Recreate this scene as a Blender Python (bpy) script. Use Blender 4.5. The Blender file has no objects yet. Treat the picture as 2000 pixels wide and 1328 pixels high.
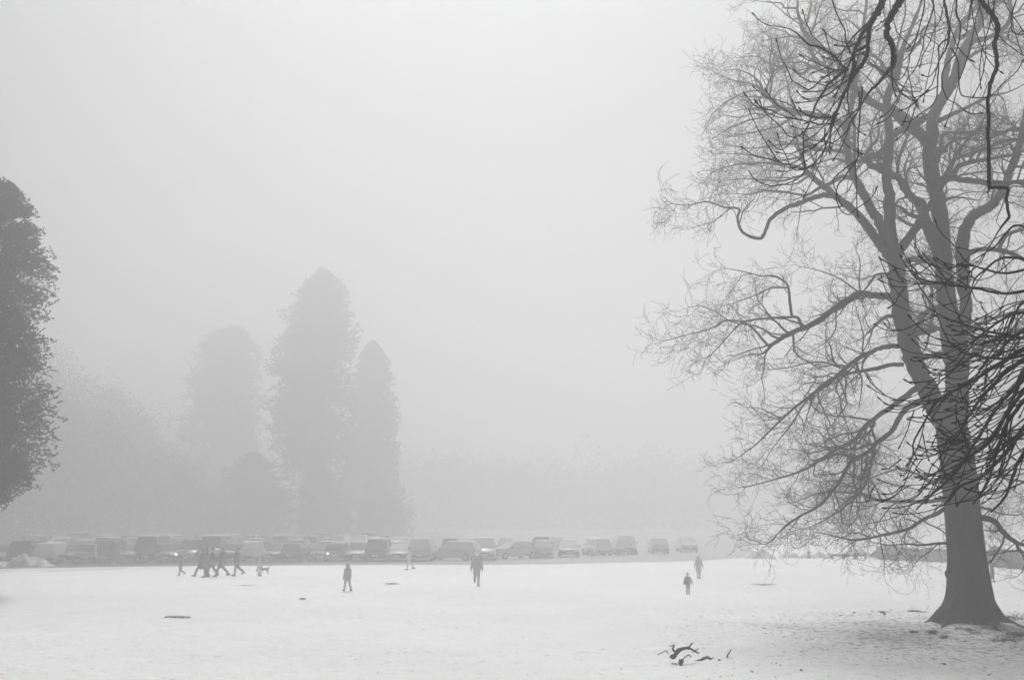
import bpy, bmesh, math, random
import numpy as np
from mathutils import Vector, Matrix

# ------------------------------------------------------------------ camera, sky, sun, exposure
S = bpy.context.scene
COL = S.collection
S.render.engine = 'CYCLES'
S.cycles.volume_bounces = 4
S.cycles.max_bounces = 8
S.cycles.use_denoising = True
S.cycles.use_adaptive_sampling = False
S.view_settings.view_transform = 'Standard'
S.view_settings.look = 'None'
S.view_settings.gamma = 1.0
S.view_settings.exposure = 0.13

H = 3.25                        # eye height: the photo is taken from a bank above the field
PITCH = math.atan(351 / 2000)
cam = bpy.data.cameras.new('camera')
cam.sensor_width = 36.0
cam.lens = 36.0
cam.clip_end = 3000
cob = bpy.data.objects.new('camera', cam)
COL.objects.link(cob)
cob.location = (0, 0, H)
cob.rotation_euler = (math.pi / 2 + PITCH, 0, 0)
S.camera = cob

SUN_EL, SUN_AZ = math.radians(60), math.radians(-3)
W = bpy.data.worlds.new('World')
S.world = W
W.use_nodes = True
wn = W.node_tree
sky = wn.nodes.new('ShaderNodeTexSky')
sky.sky_type = 'NISHITA'
sky.sun_disc = False
sky.sun_elevation = SUN_EL
sky.sun_rotation = SUN_AZ
sky.dust_density = 0.0
grey = wn.nodes.new('ShaderNodeRGBToBW')          # a black-and-white photograph
wn.links.new(sky.outputs[0], grey.inputs[0])
wn.links.new(grey.outputs[0], wn.nodes['Background'].inputs[0])
wn.nodes['Background'].inputs[1].default_value = 0.1
sun = bpy.data.lights.new('sun', 'SUN')
sun.energy = 3.0
sun.angle = math.radians(12)
sob = bpy.data.objects.new('sun', sun)
COL.objects.link(sob)
sob.rotation_euler = Vector((math.sin(SUN_AZ) * math.cos(SUN_EL), math.cos(SUN_AZ) * math.cos(SUN_EL),
                             math.sin(SUN_EL))).to_track_quat('Z', 'Y').to_euler()
HAZE_DENSITY = 0.0093
HAZE_TOP = 62.0

# ------------------------------------------------------------------ helpers
random.seed(7)
RNG = np.random.default_rng(7)
CP, SP = math.cos(PITCH), math.sin(PITCH)


def ray(px, py):
    cx, cy = (px - 1000) / 2000, (664 - py) / 2000
    return cx, CP - cy * SP, SP + cy * CP


def at(px, py, Y):
    """world point seen at photo pixel (px,py) at distance Y down the field, and its axis depth"""
    x, y, z = ray(px, py)
    t = Y / y
    return np.array((x * t, Y, H + z * t)), t


def ground(px, py, z=0.0):
    x, y, zz = ray(px, py)
    t = (z - H) / zz
    return np.array((x * t, y * t, z))


def proj(p):
    """photo pixel of a world point"""
    y, z = p[1], p[2] - H
    f = max(y * CP + z * SP, .1)
    return 1000 + 2000 * p[0] / f, 664 - 2000 * (z * CP - y * SP) / f


def tag(o, label=None, cat=None, group=None, kind=None):
    if label: o['label'] = label
    if cat: o['category'] = cat
    if group: o['group'] = group
    if kind: o['kind'] = kind
    return o


def empty(name, loc, rz=0.0):
    o = bpy.data.objects.new(name, None)
    o.empty_display_size = 0.3
    COL.objects.link(o)
    o.location = loc
    o.rotation_euler = (0, 0, rz)
    return o


def link(name, me, mats, parent=None):
    o = bpy.data.objects.new(name, me)
    COL.objects.link(o)
    for m in (mats if isinstance(mats, (list, tuple)) else [mats]):
        me.materials.append(m)
    if parent is not None:
        o.parent = parent
    return o


def mesh_np(name, V, F, smooth=True):
    """V (n,3); F (m,k) with one k"""
    V = np.asarray(V, dtype=np.float32)
    F = np.asarray(F, dtype=np.int32)
    me = bpy.data.meshes.new(name)
    me.vertices.add(len(V))
    me.vertices.foreach_set('co', V.ravel())
    k = F.shape[1]
    me.loops.add(F.size)
    me.loops.foreach_set('vertex_index', F.ravel())
    me.polygons.add(len(F))
    me.polygons.foreach_set('loop_start', np.arange(0, F.size, k, dtype=np.int32))
    me.polygons.foreach_set('use_smooth', np.full(len(F), smooth))
    me.update(calc_edges=True)
    me.validate()
    return me


class Tubes:
    """collects tapering tubes and meshes them together"""
    def __init__(self, origin=(0, 0, 0)):
        self.g = {}
        self.o = np.array(origin, dtype=float)

    def add(self, P, R, k):
        self.g.setdefault((len(P), k), []).append((P, R))

    def mesh(self, name):
        VV, FF, base = [], [], 0
        for (n, k), lst in self.g.items():
            P = np.array([a for a, _ in lst], dtype=float)
            R = np.array([b for _, b in lst], dtype=float)
            m = len(lst)
            T = np.zeros_like(P)
            T[:, 1:-1] = P[:, 2:] - P[:, :-2]
            T[:, 0] = P[:, 1] - P[:, 0]
            T[:, -1] = P[:, -1] - P[:, -2]
            T /= np.linalg.norm(T, axis=2, keepdims=True) + 1e-9
            ref = np.where(np.abs(T[:, 0, 2:3]) < 0.9, np.array([[0, 0, 1.0]]), np.array([[1.0, 0, 0]]))
            U = np.cross(T[:, 0], ref)
            U /= np.linalg.norm(U, axis=1, keepdims=True) + 1e-9
            ang = np.arange(k) * 2 * math.pi / k
            V = np.zeros((m, n, k, 3))
            for i in range(n):
                U = U - T[:, i] * np.sum(U * T[:, i], axis=1, keepdims=True)
                U /= np.linalg.norm(U, axis=1, keepdims=True) + 1e-9
                B = np.cross(T[:, i], U)
                V[:, i] = P[:, i, None] + R[:, i, None, None] * (
                    U[:, None] * np.cos(ang)[None, :, None] + B[:, None] * np.sin(ang)[None, :, None])
            idx = np.arange(m * n * k).reshape(m, n, k)
            a = idx[:, :-1]
            b = np.roll(idx, -1, axis=2)[:, :-1]
            c = np.roll(idx, -1, axis=2)[:, 1:]
            d = idx[:, 1:]
            FF.append(np.stack([a, b, c, d], axis=-1).reshape(-1, 4) + base)
            VV.append(V.reshape(-1, 3) - self.o)
            base += m * n * k
        return mesh_np(name, np.concatenate(VV), np.concatenate(FF))

    def n(self):
        return sum(len(v) for v in self.g.values())


def smooth_path(P, R, sub=4, wob=0.0):
    """Catmull-Rom through P with radii R"""
    P = np.asarray(P, float)
    R = np.asarray(R, float)
    Q = np.vstack([2 * P[0] - P[1], P, 2 * P[-1] - P[-2]])
    out, rad = [], []
    for i in range(len(P) - 1):
        p0, p1, p2, p3 = Q[i:i + 4]
        for j in range(sub):
            t = j / sub
            out.append(0.5 * (2 * p1 + (p2 - p0) * t + (2 * p0 - 5 * p1 + 4 * p2 - p3) * t * t +
                              (3 * p1 - p0 - 3 * p2 + p3) * t ** 3))
            rad.append(R[i] * (1 - t) + R[i + 1] * t)
    out.append(P[-1])
    rad.append(R[-1])
    out = np.array(out)
    rad = np.array(rad)
    if wob:
        w = RNG.normal(0, 1, out.shape) * wob * rad[:, None]
        w[0] = 0
        out = out + w
        rad = rad * (1 + RNG.normal(0, 0.05, rad.shape))
    return out, rad


def unit(v):
    l = math.sqrt(v[0] ** 2 + v[1] ** 2 + v[2] ** 2) or 1.0
    return (v[0] / l, v[1] / l, v[2] / l)


def rv():
    return (random.gauss(0, 1), random.gauss(0, 1), random.gauss(0, 1))


def branch_off(d, ang):
    r = rv()
    dot = r[0] * d[0] + r[1] * d[1] + r[2] * d[2]
    p = unit((r[0] - dot * d[0], r[1] - dot * d[1], r[2] - dot * d[2]))
    c, s = math.cos(ang), math.sin(ang)
    return (d[0] * c + p[0] * s, d[1] * c + p[1] * s, d[2] * c + p[2] * s)


# ------------------------------------------------------------------ materials
def mat(name, v, rough=0.9, noise=0.0, scale=6.0, bump=0.0, bscale=None, spec=0.2, stretch=None):
    m = bpy.data.materials.new(name)
    m.use_nodes = True
    n, l = m.node_tree.nodes, m.node_tree.links
    b = n['Principled BSDF']
    b.inputs['Base Color'].default_value = (v, v, v, 1)
    b.inputs['Roughness'].default_value = rough
    b.inputs['Specular IOR Level'].default_value = spec
    if noise or bump:
        tc = n.new('ShaderNodeTexCoord')
        mp = n.new('ShaderNodeMapping')
        if stretch: mp.inputs['Scale'].default_value = stretch
        l.new(tc.outputs['Object'], mp.inputs[0])
        nz = n.new('ShaderNodeTexNoise')
        nz.inputs['Scale'].default_value = scale
        nz.inputs['Detail'].default_value = 6
        nz.inputs['Roughness'].default_value = 0.65
        l.new(mp.outputs[0], nz.inputs['Vector'])
        if noise:
            r = n.new('ShaderNodeMapRange')
            r.inputs[1].default_value, r.inputs[2].default_value = 0.3, 0.7
            r.inputs[3].default_value, r.inputs[4].default_value = v * (1 - noise), v * (1 + noise)
            l.new(nz.outputs[0], r.inputs[0])
            l.new(r.outputs[0], b.inputs['Base Color'])
        if bump:
            bp = n.new('ShaderNodeBump')
            bp.inputs['Strength'].default_value = bump
            bp.inputs['Distance'].default_value = 0.03
            l.new(nz.outputs[0], bp.inputs['Height'])
            l.new(bp.outputs[0], b.inputs['Normal'])
    return m


def glow(name, strength):
    m = mat(name, 0.8)
    b = m.node_tree.nodes['Principled BSDF']
    b.inputs['Emission Color'].default_value = (1, 1, 1, 1)
    b.inputs['Emission Strength'].default_value = strength
    return m


M_BARK = mat('bark', 0.022, 0.95, 0.5, 9, 0.6, stretch=(1, 1, 0.25))
M_TWIG = mat('twig_bark', 0.02, 0.9, 0.3, 20)
M_DARKBARK = mat('dark_bark', 0.018, 0.9, 0.4, 25, 0.4)
M_DEADWOOD = mat('dead_wood', 0.035, 0.95, 0.5, 18, 0.6)
M_NEEDLE = mat('needles', 0.045, 0.9, 0.5, 0.9)
M_HEDGE = mat('hedge_leaf', 0.25, 0.9, 0.5, 2.0)
M_LEAF = mat('dead_leaf', 0.045, 0.9, 0.6, 15)
M_GRASS = mat('winter_grass', 0.16, 0.95, 0.5, 12)
M_ASPHALT = mat('wet_asphalt', 0.05, 0.7, 0.5, 0.6, 0.2)


def fog_paled_asphalt(m):
    """colour pales in patches over the right part, standing in for thicker fog"""
    n, l = m.node_tree.nodes, m.node_tree.links
    b = n['Principled BSDF']
    src = b.inputs['Base Color'].links[0].from_socket
    geo = n.new('ShaderNodeNewGeometry')
    sp = n.new('ShaderNodeSeparateXYZ')
    l.new(geo.outputs['Position'], sp.inputs[0])
    nz = n.new('ShaderNodeTexNoise')
    nz.inputs['Scale'].default_value = .25
    nz.inputs['Detail'].default_value = 5
    l.new(geo.outputs['Position'], nz.inputs['Vector'])
    ad = n.new('ShaderNodeMath')
    ad.operation = 'MULTIPLY_ADD'
    l.new(nz.outputs[0], ad.inputs[0])
    ad.inputs[1].default_value = 30
    l.new(sp.outputs[0], ad.inputs[2])
    mr = n.new('ShaderNodeMapRange')
    for i, v in enumerate((-9, 14, 0, 1.0)): mr.inputs[i + 1].default_value = v
    l.new(ad.outputs[0], mr.inputs[0])
    mx = n.new('ShaderNodeMix')
    mx.data_type = 'FLOAT'
    l.new(mr.outputs[0], mx.inputs[0])
    l.new(src, mx.inputs[2])
    mx.inputs[3].default_value = .36  # paler grey imitates the fading of the surface in fog
    l.new(mx.outputs[0], b.inputs['Base Color'])


fog_paled_asphalt(M_ASPHALT)
M_SLUSH = mat('trodden_snow', 0.68, 0.9, 0.35, 0.8, 0.3)
M_SNOWBANK = mat('snow_bank', 0.45, 0.9, 0.4, 2.5, 0.5)
M_SNOWCAP = mat('snow_cap', 0.85, 0.9)
CAR_GLASS = mat('car_glass', 0.02, 0.15, spec=0.5)
M_FOG_PALED_GLASS = mat('fog_paled_glass', .5, .6)  # window glass coloured paler to imitate fading in the fog
M_TYRE = mat('tyre', 0.015, 0.9)
M_TRIM = mat('car_trim', 0.02, 0.6)
M_LAMP = mat('lamp_lens', 0.5, 0.2, spec=0.5)
M_TAIL = mat('tail_lens', 0.06, 0.3, spec=0.5)
M_PLATE = mat('number_plate', 0.6, 0.5)
M_LIT = glow('lit_headlight', 9.0)
PAINT = {'dark': mat('dark_paint', 0.02, 0.3, spec=0.5), 'grey': mat('grey_paint', 0.1, 0.35, spec=0.5),
         'silver': mat('silver_paint', 0.42, 0.35, spec=0.5), 'white': mat('white_paint', 0.75, 0.35, spec=0.5)}
M_SKIN = mat('skin', 0.35, 0.6)


M_WOOD = mat('weathered_rail', 0.09, 0.9, 0.3, 8)


def snow_material():
    m = bpy.data.materials.new('snow')
    m.use_nodes = True
    n, l = m.node_tree.nodes, m.node_tree.links
    b = n['Principled BSDF']
    b.inputs['Roughness'].default_value = 0.85
    b.inputs['Specular IOR Level'].default_value = 0.2
    geo = n.new('ShaderNodeNewGeometry')

    def math_(op, a, c, clamp=False):
        k = n.new('ShaderNodeMath')
        k.operation = op
        k.use_clamp = clamp
        for i, v in enumerate((a, c)):
            if isinstance(v, (int, float)): k.inputs[i].default_value = v
            else: l.new(v, k.inputs[i])
        return k.outputs[0]

    def noise(scale, detail=6, rough=0.6, st=(1, 1, 1)):
        mp = n.new('ShaderNodeMapping')
        mp.inputs['Scale'].default_value = st
        l.new(geo.outputs['Position'], mp.inputs[0])
        z = n.new('ShaderNodeTexNoise')
        z.inputs['Scale'].default_value = scale
        z.inputs['Detail'].default_value = detail
        z.inputs['Roughness'].default_value = rough
        l.new(mp.outputs[0], z.inputs['Vector'])
        return z.outputs[0]

    def ramp(x, a, c, lo=0.0, hi=1.0):
        r = n.new('ShaderNodeMapRange')
        r.interpolation_type = 'SMOOTHSTEP'
        for i, v in enumerate((a, c, lo, hi)):
            r.inputs[i + 1].default_value = v
        l.new(x, r.inputs[0])
        return r.outputs[0]
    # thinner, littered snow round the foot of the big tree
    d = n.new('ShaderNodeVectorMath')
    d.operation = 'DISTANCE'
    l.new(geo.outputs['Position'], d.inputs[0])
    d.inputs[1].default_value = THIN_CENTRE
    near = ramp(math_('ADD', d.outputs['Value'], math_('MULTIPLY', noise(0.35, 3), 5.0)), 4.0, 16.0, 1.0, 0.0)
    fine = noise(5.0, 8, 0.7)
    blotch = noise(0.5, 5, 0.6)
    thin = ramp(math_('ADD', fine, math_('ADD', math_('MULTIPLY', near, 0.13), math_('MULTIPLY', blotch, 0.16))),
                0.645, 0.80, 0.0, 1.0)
    big = noise(0.12, 4, 0.55)
    base = ramp(big, 0.3, 0.7, 0.86, 0.94)
    grit = ramp(noise(16.0, 4, 0.7), 0.35, 0.65, 0.9, 1.0)
    snow = math_('MULTIPLY', base, grit)
    mix = n.new('ShaderNodeMix')
    mix.data_type = 'FLOAT'
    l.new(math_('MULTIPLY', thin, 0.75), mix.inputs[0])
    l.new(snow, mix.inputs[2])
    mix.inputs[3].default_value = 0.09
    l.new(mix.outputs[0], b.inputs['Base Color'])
    bp = n.new('ShaderNodeBump')
    bp.inputs['Strength'].default_value = 0.5
    bp.inputs['Distance'].default_value = 0.06
    l.new(math_('ADD', noise(3.0, 8, 0.65), math_('MULTIPLY', noise(0.9, 4), 1.0)), bp.inputs['Height'])
    l.new(bp.outputs[0], b.inputs['Normal'])
    return m


TREE = ground(1884, 1218)
THIN_CENTRE = (TREE[0] + 0.5, TREE[1] - 3.0, 0)

# ------------------------------------------------------------------ ground
def axis(a, b, fine_a, fine_b, step, grow=1.12):
    x = list(np.arange(fine_a, fine_b, step))
    s = step
    while x[-1] < b:
        s *= grow
        x.append(min(x[-1] + s, b))
    s = step
    while x[0] > a:
        s *= grow
        x.insert(0, max(x[0] - s, a))
    return np.array(x)


def vnoise(x, y, f, seed):
    """smooth value noise on a lattice"""
    r = np.random.default_rng(seed).random((256, 256))
    u, v = x * f, y * f
    i, j = np.floor(u).astype(int), np.floor(v).astype(int)
    a, b = u - i, v - j
    a, b = a * a * (3 - 2 * a), b * b * (3 - 2 * b)
    g = lambda p, q: r[p % 256, q % 256]
    return (g(i, j) * (1 - a) + g(i + 1, j) * a) * (1 - b) + (g(i, j + 1) * (1 - a) + g(i + 1, j + 1) * a) * b - 0.5


def relief(x, y):
    far = np.clip((67.0 - y) / 9.0, 0, 1)            # the far edge of the field lies level with the car park
    return far * (0.035 * vnoise(x, y, 0.9, 1) + 0.045 * vnoise(x, y, 2.3, 2) + 0.05 * vnoise(x, y, 0.3, 3)
            + 0.028 * vnoise(x, y, 4.3, 4))


def build_ground():
    xs = axis(-430, 430, -14, 17, 0.11, 1.09)
    ys = axis(-430, 440, 19, 48, 0.11, 1.06)
    X, Y = np.meshgrid(xs, ys)
    Z = relief(X, Y)
    d = np.hypot(X - TREE[0], Y - TREE[1])
    Z += 0.10 * np.exp(-(d / 1.8) ** 2)
    V = np.stack([X, Y, Z], -1).reshape(-1, 3)
    ny, nx = X.shape
    i = np.arange(ny * nx).reshape(ny, nx)
    F = np.stack([i[:-1, :-1], i[:-1, 1:], i[1:, 1:], i[1:, :-1]], -1).reshape(-1, 4)
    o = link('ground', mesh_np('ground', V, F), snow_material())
    tag(o, 'snow covered park field with thin worn snow near the big tree', kind='structure')


def sheet(name, pts, z, m, label, rows=1):
    me = bpy.data.meshes.new(name)
    me.from_pydata([(p[0], p[1], z) for p in pts], [], [tuple(range(len(pts)))])
    o = link(name, me, m)
    tag(o, label, kind='structure')
    return o


build_ground()
edge = [ground(px, py) for px, py in
        ((-700, 1111), (-200, 1111), (0, 1110.5), (120, 1108.5), (260, 1106), (400, 1105), (560, 1104), (720, 1103.2), (900, 1103),
         (1080, 1101.5), (1180, 1099), (1300, 1097), (1400, 1093), (1450, 1089))]
car_park = sheet('car_park', [(p[0], p[1]) for p in edge] + [(75, 300), (-190, 300)], 0.008, M_ASPHALT,
                 'wet dark car park surface beyond the snow field')
_vx = np.arange(-700, 380, 6.0)
_vy = np.interp(_vx, (-700, -200, 0, 120, 260, 380), (1121, 1119, 1117, 1115.5, 1112.5, 1106))
_by = np.interp(_vx, (-700, -200, 0, 120, 260, 380), (1111.2, 1111.2, 1110.7, 1108.7, 1106.2, 1105.4))
verge = [ground(x, max(y + RNG.normal(0, .6), y2 + .2)) for x, y, y2 in zip(_vx, _vy, _by)]
back = [ground(x, y) for x, y in zip(_vx[::-1], _by[::-1])]
sheet('path', [(p[0], p[1]) for p in verge + back], 0.016, M_SLUSH, 'trodden grey strip of slush along the edge of the car park')

# ------------------------------------------------------------------ the big bare tree
YT = TREE[1]
TREE_ROOT = empty('bare_tree', (TREE[0], TREE[1], 0))
tag(TREE_ROOT, 'huge bare tree with forked trunk and flared roots, filling the right side', 'tree')
RR = np.array((TREE[0], TREE[1], 0.0))


REG = {'oak': [], 'near': []}


def enrol(which, P):
    """remember where a limb runs so that its side branches can start on it"""
    for p in P:
        a, b = proj(p)
        REG[which].append((a, b, p[1]))


def on_limb(which, px, py, base, default, reach):
    """depth offset of the limb that passes the point where a side branch starts"""
    if not REG[which]: return default
    a = np.array(REG[which])
    d = np.hypot(a[:, 0] - px, a[:, 1] - py)
    k = d < min(reach, d.min() + 3)
    if not k.any(): return default
    c = a[k][:, 2] - base
    return float(c[np.argmin(np.abs(c - default))])


def trace(pts, y0, y1, Y=None, sub=4, wob=0.12):
    """pts: (px,py,width px) in the photo; depth runs from Y+y0 to Y+y1 along the limb"""
    Y = YT if Y is None else Y
    a = np.array(pts, float)
    L = np.concatenate([[0], np.cumsum(np.hypot(*(np.diff(a[:, :2], axis=0).T)))])
    L /= L[-1]
    P, R = [], []
    for (px, py, w), u in zip(pts, L):
        p, t = at(px, py, Y + y0 + (y1 - y0) * u)
        P.append(p)
        R.append(w / 2 * t / 2000)
    return smooth_path(P, R, sub, wob)


def grow(tb, p, d, L, r, lev, up=0.02, jit=0.26, dens=1.0):
    n = 6 if lev == 0 else 7
    seg = L / n
    P, R = [p], [r]
    kids = []
    for i in range(n):
        g = rv()
        d = unit((d[0] + jit * g[0], d[1] + jit * g[1], d[2] + jit * g[2] + up))
        p = (p[0] + d[0] * seg, p[1] + d[1] * seg, p[2] + d[2] * seg)
        rr = max(r * (1 - 0.7 * (i + 1) / n), 0.0044)
        P.append(p)
        R.append(rr)
        if lev > 0 and i >= 1:
            kids.append((p, d, rr))
    tb.add(P, R, 3 if r < 0.02 else 5)
    if lev == 0:
        return
    gap = (0.27 if lev >= 2 else 0.16) / dens
    for p, d, rr in kids:
        k = seg / gap
        k = int(k) + (random.random() < k - int(k))
        for _ in range(k):
            cr = max(rr * random.uniform(0.45, 0.75), 0.0048)
            cl = 18 * cr ** 0.7 * random.uniform(0.6, 1.15)
            q = random.random()
            s = (p[0] - d[0] * seg * q, p[1] - d[1] * seg * q, p[2] - d[2] * seg * q)
            grow(tb, s, branch_off(d, random.uniform(0.45, 1.05)), cl, cr, lev - 1, up, jit, dens)
    cr = max(R[-1] * 0.9, 0.0048)
    grow(tb, P[-1], branch_off(d, 0.35), 21 * cr ** 0.7 * 0.9, cr, lev - 1, up, jit, dens)


def limb(name, root, origin, pts, y0, y1, bark, twigs=True, tstart=0.15, gap=0.34, up=0.02, lev=2, dens=1.0, sides=8):
    s0 = on_limb('oak', pts[0][0], pts[0][1], YT, y0, 22)
    y1 = on_limb('oak', pts[-1][0], pts[-1][1], YT, y1, 16) if tstart >= .85 else y1 + s0 - y0
    P, R = trace(pts, s0, y1)
    enrol('oak', P)
    tb = Tubes(origin)
    tb.add(list(P), list(R), sides)
    tw = Tubes(origin)
    seg = np.linalg.norm(np.diff(P, axis=0), axis=1)
    tot = seg.sum()
    acc = 0.0
    for i in range(1, len(P)):
        acc += seg[i - 1]
        if acc < tstart * tot:
            continue
        r = R[i]
        k = seg[i - 1] / (gap * (1.0 if r < 0.09 else 1.9))
        k = int(k) + (random.random() < k - int(k))
        d = unit(tuple(P[i] - P[i - 1]))
        for _ in range(k):
            cr = min(max(r * random.uniform(0.32, 0.68), 0.0085), 0.042)
            cl = 20 * cr ** 0.7 * random.uniform(0.7, 1.25)
            q = random.random()
            s = tuple(P[i] * (1 - q) + P[i - 1] * q)
            grow(tw, s, branch_off(d, random.uniform(0.6, 1.15)), cl, cr, lev, up, 0.26, dens)
    if len(P) > 2:                                   # the tip frays out into twigs
        d = unit(tuple(P[-1] - P[-2]))
        for _ in range(3):
            cr = max(R[-1] * 0.8, 0.008)
            grow(tw, tuple(P[-1]), branch_off(d, random.uniform(0.1, 0.5)), 21 * cr ** 0.7, cr, lev, up, 0.26, dens)
    few = tw.n() < 40
    if few:
        for (n_, k_), lst in tw.g.items():
            for p_, r_ in lst: tb.add(p_, r_, k_)
    o = link(name, tb.mesh(name), bark, root)
    if not few: link('twigs', tw.mesh('twigs'), M_TWIG, o)
    return o


def trunk_mesh():
    """the bole: rings with root flare and burr, then the two main stems"""
    rings = [(1886, 1230, 158), (1887, 1222, 146), (1888, 1212, 132), (1890, 1202, 121), (1891, 1194, 111), (1893, 1184, 100), (1893.5, 1172, 91),
             (1893.5, 1156, 85), (1892, 1139, 80.5), (1889.5, 1115, 75), (1888, 1095, 71.5), (1885, 1060, 68.5), (1881, 1010, 67),
             (1876, 950, 65), (1871, 905, 63.5), (1867, 875, 63)]
    K = 40
    V, Fq = [], []
    for n_, (px, py, w) in enumerate(rings):
        c, t = at(px, py, YT)
        r = w / 2 * t / 2000
        flare = max(0.0, (py - 1150) / 80)
        for k in range(K):
            a = 2 * math.pi * k / K
            lob = 1 + flare * (0.16 * math.cos(5 * a + 0.4) + 0.10 * math.cos(8 * a + 2)) + 0.03 * math.cos(7 * a + py * 0.02) + 0.018 * math.cos(13 * a - py * 0.03) + 0.012 * math.cos(19 * a + py * .05)
            dent = RNG.normal(0, 0.008)
            x, y = math.cos(a) * r * (lob + dent), math.sin(a) * r * (lob + dent)
            V.append((c[0] + x - RR[0], c[1] + y - RR[1], c[2] - 0.0))
    enrol('oak', [at(px, py, YT)[0] for px, py, w in rings])
    n = len(rings)
    for i in range(n - 1):
        for k in range(K):
            Fq.append((i * K + (k + 1) % K, i * K + k, (i + 1) * K + k, (i + 1) * K + (k + 1) % K))
    V = np.array(V)
    tb = Tubes(RR)
    # main stems: right one runs straight up, left one leans out
    for pts, ya, yb in (
        ([(1866, 885, 63), (1862, 850, 58), (1866, 815, 48), (1869, 780, 43), (1870, 750, 43), (1866, 698, 44), (1862, 660, 44), (1852, 615, 37),
          (1846.5, 550, 35), (1841.5, 505, 33), (1839, 445, 30), (1835, 415, 29), (1829, 381, 30), (1823, 350, 29), (1815, 305, 26),
          (1817, 280, 24), (1821, 255, 23), (1823, 228, 21), (1836, 200, 21), (1853, 172, 21), (1866, 150, 21), (1875, 120, 22), (1887, 95, 22),
          (1900, 70, 15), (1913, 50, 13), (1916, 25, 12), (1908, 0, 12), (1903, -60, 9), (1912, -130, 6), (1905, -190, 3)], 0.0, 1.2),
        ([(1869, 900, 60), (1858, 850, 52), (1842, 812, 44), (1818, 775, 38), (1801, 740, 36), (1785, 705, 37), (1775, 675, 36), (1768, 645, 34),
          (1759, 600, 34), (1755, 565, 33), (1751, 535, 31.5), (1747, 505, 30), (1742, 480, 27), (1738, 445, 25), (1737, 415, 23), (1737, 381, 21), (1732, 350, 18),
          (1734, 305, 18), (1737, 275, 16), (1736, 245, 15), (1733, 215, 15), (1736, 180, 15), (1752, 150, 13), (1758, 120, 11), (1765, 90, 10),
          (1774, 68, 8), (1784, 45, 7), (1796, 15, 6), (1803, -20, 5), (1800, -90, 3)], 0.0, -1.6)):
        P, R = trace(pts, ya, yb, sub=4, wob=0.06)
        enrol('oak', P)
        tb.add(list(P), list(R), 16)
    m2 = tb.mesh('stems')
    V2 = np.zeros(len(m2.vertices) * 3)
    m2.vertices.foreach_get('co', V2)
    F2 = np.zeros(len(m2.loops), dtype=np.int32)
    m2.loops.foreach_get('vertex_index', F2)
    bpy.data.meshes.remove(m2)
    V2 = V2.reshape(-1, 3)
    F2 = F2.reshape(-1, 4)
    allV = np.vstack([V, V2])
    allF = np.vstack([np.array(Fq), F2 + len(V)])
    return mesh_np('trunk', allV, allF)


def trunk_material():
    """bark with flecks of snow caught near the ground"""
    m = mat('trunk_bark', 0.022, 0.95, 0.5, 9, 0.7, stretch=(1, 1, 0.22))
    n, l = m.node_tree.nodes, m.node_tree.links
    b = n['Principled BSDF']
    src = b.inputs['Base Color'].links[0].from_socket
    geo = n.new('ShaderNodeNewGeometry')
    sp = n.new('ShaderNodeSeparateXYZ')
    l.new(geo.outputs['Position'], sp.inputs[0])
    nz = n.new('ShaderNodeTexNoise')
    nz.inputs['Scale'].default_value = 3.5
    nz.inputs['Detail'].default_value = 9
    nz.inputs['Roughness'].default_value = .75
    l.new(geo.outputs['Position'], nz.inputs['Vector'])
    hgt = n.new('ShaderNodeMapRange')
    for i, v in enumerate((0, .9, .14, -.1)): hgt.inputs[i + 1].default_value = v
    l.new(sp.outputs[2], hgt.inputs[0])
    ad = n.new('ShaderNodeMath')
    l.new(nz.outputs[0], ad.inputs[0])
    l.new(hgt.outputs[0], ad.inputs[1])
    mr = n.new('ShaderNodeMapRange')
    for i, v in enumerate((.70, .74, 0, 1)): mr.inputs[i + 1].default_value = v
    l.new(ad.outputs[0], mr.inputs[0])
    mx = n.new('ShaderNodeMix')
    mx.data_type = 'FLOAT'
    l.new(mr.outputs[0], mx.inputs[0])
    l.new(src, mx.inputs[2])
    mx.inputs[3].default_value = .6
    l.new(mx.outputs[0], b.inputs['Base Color'])
    return m


link('trunk', trunk_mesh(), trunk_material(), TREE_ROOT)


def blob(name, c, r, m, parent, origin, seed, amp=0.25, sub=3, squash=(1, 1, 1)):
    bm = bmesh.new()
    bmesh.ops.create_icosphere(bm, subdivisions=sub, radius=1)
    rg = np.random.default_rng(seed)
    ph = rg.uniform(0, 6.28, (6, 3))
    fr = rg.uniform(1.5, 5, (6, 3))
    for v in bm.verts:
        k = 1 + amp * sum(math.sin(fr[i][0] * v.co.x + ph[i][0]) * math.sin(fr[i][1] * v.co.y + ph[i][1]) * math.sin(fr[i][2] * v.co.z + ph[i][2])
                          for i in range(6)) * 0.6
        v.co = Vector((v.co.x * squash[0], v.co.y * squash[1], v.co.z * squash[2])) * (r * k)
        v.co += Vector(c) - Vector(origin)
    me = bpy.data.meshes.new(name)
    bm.to_mesh(me)
    bm.free()
    for p in me.polygons: p.use_smooth = True
    return link(name, me, m, parent)


for px, py, r, s in ((1853, 1120, 0.125, 3), (1855, 1098, 0.085, 5)):
    c, t = at(px, py, YT - 0.1)
    blob('burr', c, r, M_BARK, TREE_ROOT, RR, s, 0.35, 3, (0.9, 1, 1.35))
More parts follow.
